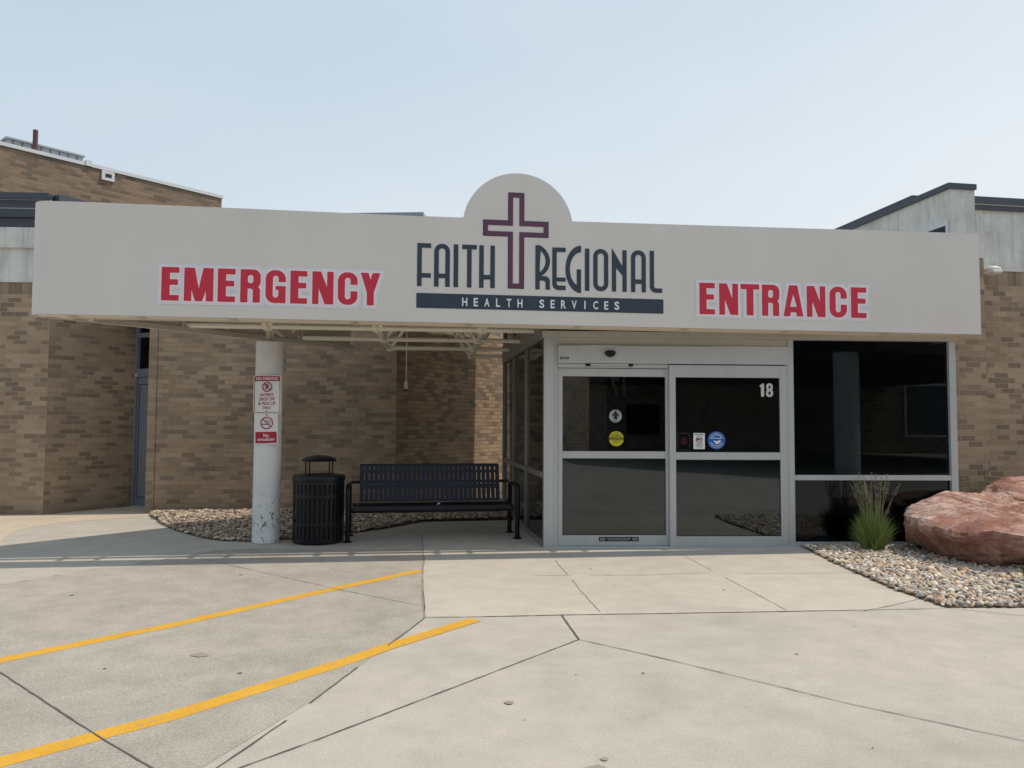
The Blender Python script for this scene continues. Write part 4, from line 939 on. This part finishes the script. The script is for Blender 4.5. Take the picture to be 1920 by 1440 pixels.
MB().tube([(x0-.04, .055, .408), (x1+.04, .055, .408)], .038, 14).build('front_rail', M['black_steel'], bn, NW, smooth=True)
MB().tube([(.02, .60, .735), (2.215, .60, .735)], .02, 12).build('back_rail', M['black_steel'], bn, NW, smooth=True)
MB().tube([(x0-.04, .50, .43), (x1+.04, .50, .43)], .025, 12).build('back_rail', M['black_steel'], bn, NW, smooth=True)
# seat: curved straps with cross bands; back likewise
def strap_sheet(m, prof, xa, xb, t=.004):
    vs = []
    for y, z in prof: vs += [(xa, y, z), (xb, y, z)]
    k = len(prof); vs += [(v[0], v[1], v[2]-t) for v in vs]
    fs = [(2*i, 2*i+1, 2*i+3, 2*i+2) for i in range(k-1)] + [(2*k+2*i, 2*k+2*i+2, 2*k+2*i+3, 2*k+2*i+1) for i in range(k-1)]
    fs += [(2*i, 2*i+2, 2*k+2*i+2, 2*k+2*i) for i in range(k-1)] + [(2*i+1, 2*k+2*i+1, 2*k+2*i+3, 2*i+3) for i in range(k-1)]
    fs += [(0, 2*k, 2*k+1, 1), (2*k-2, 2*k-1, 4*k-1, 4*k-2)]
    m.add(vs, fs)
seat = [(.02, .425), (.035, .452), (.08, .462), (.16, .448), (.30, .428), (.42, .43), (.50, .455)]
m = MB(); pitch = (x1-x0)/32
for i in range(33):
    c = x0+pitch*i; a, b = max(x0, c-.021), min(x1, c+.021); strap_sheet(m, seat, a, b)
for y0_, y1_ in ((0, 2), (3, 4), (5, 6)): strap_sheet(m, [(p[0], p[1]+.0015) for p in seat[y0_:y1_+1]] if y0_ else [(p[0], p[1]+.0015) for p in seat[0:2]], x0, x1)
m.build('seat', M['black_steel'], bn, NW)
xb0, xb1 = .135, 2.075; m = MB(); pitch = (xb1-xb0-.06)/29
def bk(z): return .50+.13*(z-.46)/.5
def back_slab(xa, xb, z0, z1, off=0.0):
    v = [(xa, bk(z0)-off, z0), (xb, bk(z0)-off, z0), (xb, bk(z1)-off, z1), (xa, bk(z1)-off, z1)]
    v += [(p[0], p[1]+.005, p[2]) for p in v]; m.add(v, [(0,1,2,3),(7,6,5,4),(0,4,5,1),(1,5,6,2),(2,6,7,3),(3,7,4,0)])
for i in range(30):
    c = xb0+.03+pitch*i; back_slab(c-pitch*.5+.006 if i else xb0, c+pitch*.5-.006 if i < 29 else xb1, .47, .965)
for z0, z1 in ((.47, .505), (.64, .70), (.855, .895), (.94, .97)): back_slab(xb0, xb1, z0, z1, .0015)
m.tube([(xb0, bk(.97)+.012, .965), (xb1, bk(.97)+.012, .965)], .016, 10)
m.build('backrest', M['navy_steel'], bn, NW)
ps = thing('paper_scrap', (-.545, 10.55, .44), 'tiny white paper scrap on the bench seat', 'litter')
m = MB(); m.add([(0,0,.0),(.03,.004,.012),(.045,.02,.002),(.022,.03,.02),(-.005,.022,.006),(.02,.012,.03)], [(0,1,5),(1,2,5),(2,3,5),(3,4,5),(4,0,5),(0,4,3,2,1)])
m.build('scrap', M['sign_white'], ps, Matrix.Translation((-.55, 10.47, .452)))

# ------------------------------------------------------------------ boulder
def make_boulder(name, c, planes, sub_, amp, label, mat, p=14.0, seed=0, strat=(0,0,1), chips=60):
    bm = bmesh.new(); bmesh.ops.create_icosphere(bm, subdivisions=sub_, radius=1)
    me = bpy.data.meshes.new(name); bm.to_mesh(me); bm.free(); n = len(me.vertices)
    D = np.empty(n*3); me.vertices.foreach_get('co', D); D = D.reshape(-1, 3); D /= np.linalg.norm(D, axis=1)[:, None]
    acc = np.zeros(n)
    for nrm, dist in planes: acc += np.maximum(D @ np.array(nrm), 0)**p/dist**p
    Q = D*(acc**(-1.0/p))[:, None]; rg = np.random.default_rng(int(seed*10)); st = Vector(strat).normalized()
    def rad(v):
        P_ = Vector(v)+Vector((seed, seed*2, 0)); n1 = noise.fractal(P_*1.6, .9, 2.1, 4)
        return 1+amp*(n1*.6+math.sin(P_.dot(st)*15+n1*4)*.10)*min(1, Vector((v[0], v[1], v[2]*1.6)).length)
    Q = Q*np.array([rad(v) for v in Q])[:, None]
    me.vertices.foreach_set('co', Q.ravel()); me.update(); N = np.array([v.normal[:] for v in me.vertices])
    for k in range(chips):                       # flat fracture faces sliced off the outline
        nn = rg.normal(0, 1, 3); nn[2] = nn[2]*.55-(.25 if nn[2] < 0 else 0); nn /= np.linalg.norm(nn)
        h = Q @ nn; t = h.max()-rg.uniform(.015, .075); Q = Q-nn[None, :]*np.maximum(h-t, 0)[:, None]
    def fine(v):
        P_ = Vector(v)*1.0+Vector((seed, 0, seed)); k_ = noise.fractal(P_*2.1, .9, 2.1, 3); return .040*(math.floor(k_*5)/5)+.028*(.5-abs(noise.fractal(P_*5, .8, 2.2, 4))*2.0)+.012*noise.fractal(P_*17, .9, 2.2, 3)+.005*noise.noise(P_*60)
    Q = Q+N*np.array([fine(v) for v in Q])[:, None]*.75
    me.vertices.foreach_set('co', Q.ravel()); me.update(); me.materials.append(mat)
    o = bpy.data.objects.new(name, me); COL.objects.link(o); place(o, Matrix.Translation(c))
    return tag(o, label, 'boulder')
N_ = lambda x, y, z: Vector((x, y, z)).normalized()
make_boulder('boulder', (6.46, 8.78, .33), [(N_(.02,-.15,1), .225), (N_(-.26,-.10,1), .44), (N_(.12,-.42,-.90), .42), (N_(0,-1,.06), 1.02), (N_(-1,-.12,.05), 1.47), (N_(-.72,-.12,-.69), .98),
    (N_(-.72,-.69,.0), 1.64), (N_(-.55,-.1,.84), 1.00), (N_(0,1,.1), 1.0), (N_(0,.7,-.7), .8), (N_(0,0,-1), .335), (N_(1,0,0), 2.0), (N_(.6,-.8,0), 1.7), (N_(-.7,.7,.1), 1.25), (N_(-.45,-.55,-.70), .95)], 6, .085,
    'large red quartzite boulder lying on the river pebbles', M['rock'], p=34, seed=3.1, strat=(.1,.3,1))
make_boulder('boulder', (7.44, 9.55, .37), [(N_(-.05,-.25,1), .40), (N_(-1,-.1,.3), 1.00), (N_(0,-1,0), .42), (N_(0,1,0), .5), (N_(0,0,-1), .43), (N_(1,0,0), 1.5), (N_(-.6,0,.8), .72), (N_(-.6,-.7,-.2), .85)], 5, .09,
    'smaller red boulder peeping over the back of the large one', M['rock'], p=26, seed=8.7, strat=(0,.2,1), chips=40)

# ------------------------------------------------------------------ ornamental grass
def grass(loc, n, hmin, hmax, spread, base, stems, shmin, shmax, label, sstems=.16):
    t_ = thing('grass_clump', (loc[0], loc[1], 0), label, 'grass clump'); m = MB()
    for i in range(n):
        a = random.uniform(0, 2*math.pi); rr = base*math.sqrt(random.random()); h = random.uniform(hmin, hmax)*(1-.35*rr/base)
        bx, by = loc[0]+rr*math.cos(a), loc[1]+rr*math.sin(a); a2 = a+random.uniform(-.7, .7)
        lean = spread*(rr/base*.8+.2)*random.uniform(.3, 1.25); w = random.uniform(.0022, .0045); vs = []; K = 6
        pa_ = random.uniform(0, math.pi); wx, wy = math.cos(pa_), math.sin(pa_)
        for k in range(K+1):
            s_ = k/K; q = lean*(s_**2.0); z = h*(s_-.22*s_*s_*min(1.5, lean/h*2)); ww = w*(1-s_**2)+.0004
            x, y = bx+q*math.cos(a2), by+q*math.sin(a2); vs += [(x-wx*ww, y-wy*ww, z), (x+wx*ww, y+wy*ww, z)]
        m.add(vs, [(2*k, 2*k+1, 2*k+3, 2*k+2) for k in range(K)])
    if n: m.build('blades', M['blade'], t_)
    ms_ = MB(); mh = MB()
    for i in range(stems):
        a = random.uniform(0, 2*math.pi); rr = base*.8*math.sqrt(random.random()); h = random.uniform(shmin, shmax); lean = random.uniform(.02, sstems)*h*(2.2 if random.random() < .25 else 1)
        bx, by = loc[0]+rr*math.cos(a), loc[1]+rr*math.sin(a); a2 = a+random.uniform(-.5, .5); pth = []
        for k in range(6):
            s_ = k/5; q = lean*s_**1.7; pth.append((bx+q*math.cos(a2), by+q*math.sin(a2), h*s_))
        ms_.tube(pth, [.0022]*5+[.001], 4)
        tip = Vector(pth[-1]); dr_ = (tip-Vector(pth[-2])).normalized()
        for k in range(46):
            s_ = random.random(); c = tip-dr_*(.20*s_); aa = random.uniform(0, 2*math.pi); l = random.uniform(.012, .028)*(.4+s_)
            o_ = Vector((math.cos(aa), math.sin(aa), random.uniform(.1, .8)))*l; b_ = c+o_; sd_ = Vector((-math.sin(aa), math.cos(aa), .2))*.0026
            mh.add([c, b_-dr_*.004+sd_, b_+dr_*.010, b_-dr_*.004-sd_], [(0,1,2,3)])
    ms_.build('stems', M['seed'], t_); mh.build('seed_heads', M['seed'], t_)
grass((4.83, 9.30), 1400, .34, .72, .20, .12, 34, .58, .97, 'green ornamental grass clump with seed heads beside the boulder')
m = MB()
for i in range(4): pass
grass((6.55, 10.02), 260, .3, .55, .2, .16, 12, .75, 1.0, 'sparse grass clump with tall stems behind the boulder')
grass((5.72, 9.25), 160, .2, .40, .2, .14, 3, .5, .7, 'short thin grass tuft at the left back of the boulder')

# ------------------------------------------------------------------ light, sky, camera
sv = Vector((2.15, .26, 3.95)).normalized(); el = math.asin(sv.z); az = math.atan2(sv.x, sv.y)
w = bpy.data.worlds.new('World'); S.world = w; w.use_nodes = True; nt_ = w.node_tree
sky = nt_.nodes.new('ShaderNodeTexSky'); sky.sky_type = 'NISHITA'; sky.sun_disc = False; sky.sun_elevation = el; sky.sun_rotation = az
sky.air_density = 1.0; sky.dust_density = 6.0; sky.ozone_density = 1.0; sky.altitude = 400
# thin bright summer haze: whiter towards the horizon and towards the sun's side
tc = nt_.nodes.new('ShaderNodeTexCoord'); sx_ = nt_.nodes.new('ShaderNodeSeparateXYZ'); nt_.links.new(tc.outputs['Generated'], sx_.inputs[0])
mx_ = nt_.nodes.new('ShaderNodeMath'); mx_.operation = 'MULTIPLY_ADD'; nt_.links.new(sx_.outputs[0], mx_.inputs[0]); mx_.inputs[1].default_value = .30; mx_.inputs[2].default_value = .62
mz_ = nt_.nodes.new('ShaderNodeMath'); mz_.operation = 'MULTIPLY_ADD'; nt_.links.new(sx_.outputs[2], mz_.inputs[0]); mz_.inputs[1].default_value = -.85; nt_.links.new(mx_.outputs[0], mz_.inputs[2])
nz_ = nt_.nodes.new('ShaderNodeTexNoise'); mp_ = nt_.nodes.new('ShaderNodeMapping'); mp_.inputs['Scale'].default_value = (1, 1, 3.2); nt_.links.new(tc.outputs['Generated'], mp_.inputs[0]); nt_.links.new(mp_.outputs[0], nz_.inputs['Vector'])
nz_.inputs['Scale'].default_value = 1.7; nz_.inputs['Detail'].default_value = 5
ma_ = nt_.nodes.new('ShaderNodeMath'); ma_.operation = 'MULTIPLY_ADD'; nt_.links.new(nz_.outputs[0], ma_.inputs[0]); ma_.inputs[1].default_value = .34; nt_.links.new(mz_.outputs[0], ma_.inputs[2])
rp = nt_.nodes.new('ShaderNodeValToRGB'); mo_ = nt_.nodes.new('ShaderNodeMath'); mo_.operation = 'SUBTRACT'; mo_.inputs[1].default_value = .17; nt_.links.new(ma_.outputs[0], mo_.inputs[0]); nt_.links.new(mo_.outputs[0], rp.inputs[0])
rp.color_ramp.elements[0].position = 0; rp.color_ramp.elements[0].color = (.375, .475, .56, 1); rp.color_ramp.elements[1].position = .75; rp.color_ramp.elements[1].color = (.655, .68, .69, 1)
hs = nt_.nodes.new('ShaderNodeVectorMath'); hs.operation = 'SCALE'; nt_.links.new(rp.outputs[0], hs.inputs[0]); hs.inputs['Scale'].default_value = 6.6
hm = nt_.nodes.new('ShaderNodeMix'); hm.data_type = 'RGBA'; hm.inputs[0].default_value = .92; nt_.links.new(sky.outputs[0], hm.inputs[6]); nt_.links.new(hs.outputs[0], hm.inputs[7])
bg = nt_.nodes['Background']; nt_.links.new(hm.outputs[2], bg.inputs[0]); bg.inputs[1].default_value = .15
L = bpy.data.lights.new('sun', 'SUN'); L.energy = 2.3; L.angle = R(.55); L.color = (1, .89, .76)
lo = bpy.data.objects.new('sun', L); COL.objects.link(lo); lo.rotation_euler = sv.to_track_quat('Z', 'Y').to_euler(); lo.location = (6, 4, 14)
ca = bpy.data.cameras.new('camera'); co = bpy.data.objects.new('camera', ca); COL.objects.link(co); S.camera = co
ca.sensor_width = 36; ca.lens = 36*1443/1920; ca.clip_end = 500; ca.clip_start = .05
yaw, pitch, roll = R(2.4516), R(2.9364), R(.2822)
co.matrix_world = Matrix.Translation((0, 0, 1.55)) @ Matrix.Rotation(-yaw, 4, 'Z') @ Matrix.Rotation(math.pi/2+pitch, 4, 'X') @ Matrix.Rotation(roll, 4, 'Z')
S.view_settings.view_transform = 'Standard'; S.view_settings.look = 'None'; S.view_settings.exposure = 0.45; S.view_settings.gamma = 1
S.cycles.max_bounces = 8; S.cycles.transparent_max_bounces = 12
for s_ in ('use_denoising',): setattr(S.cycles, s_, True)
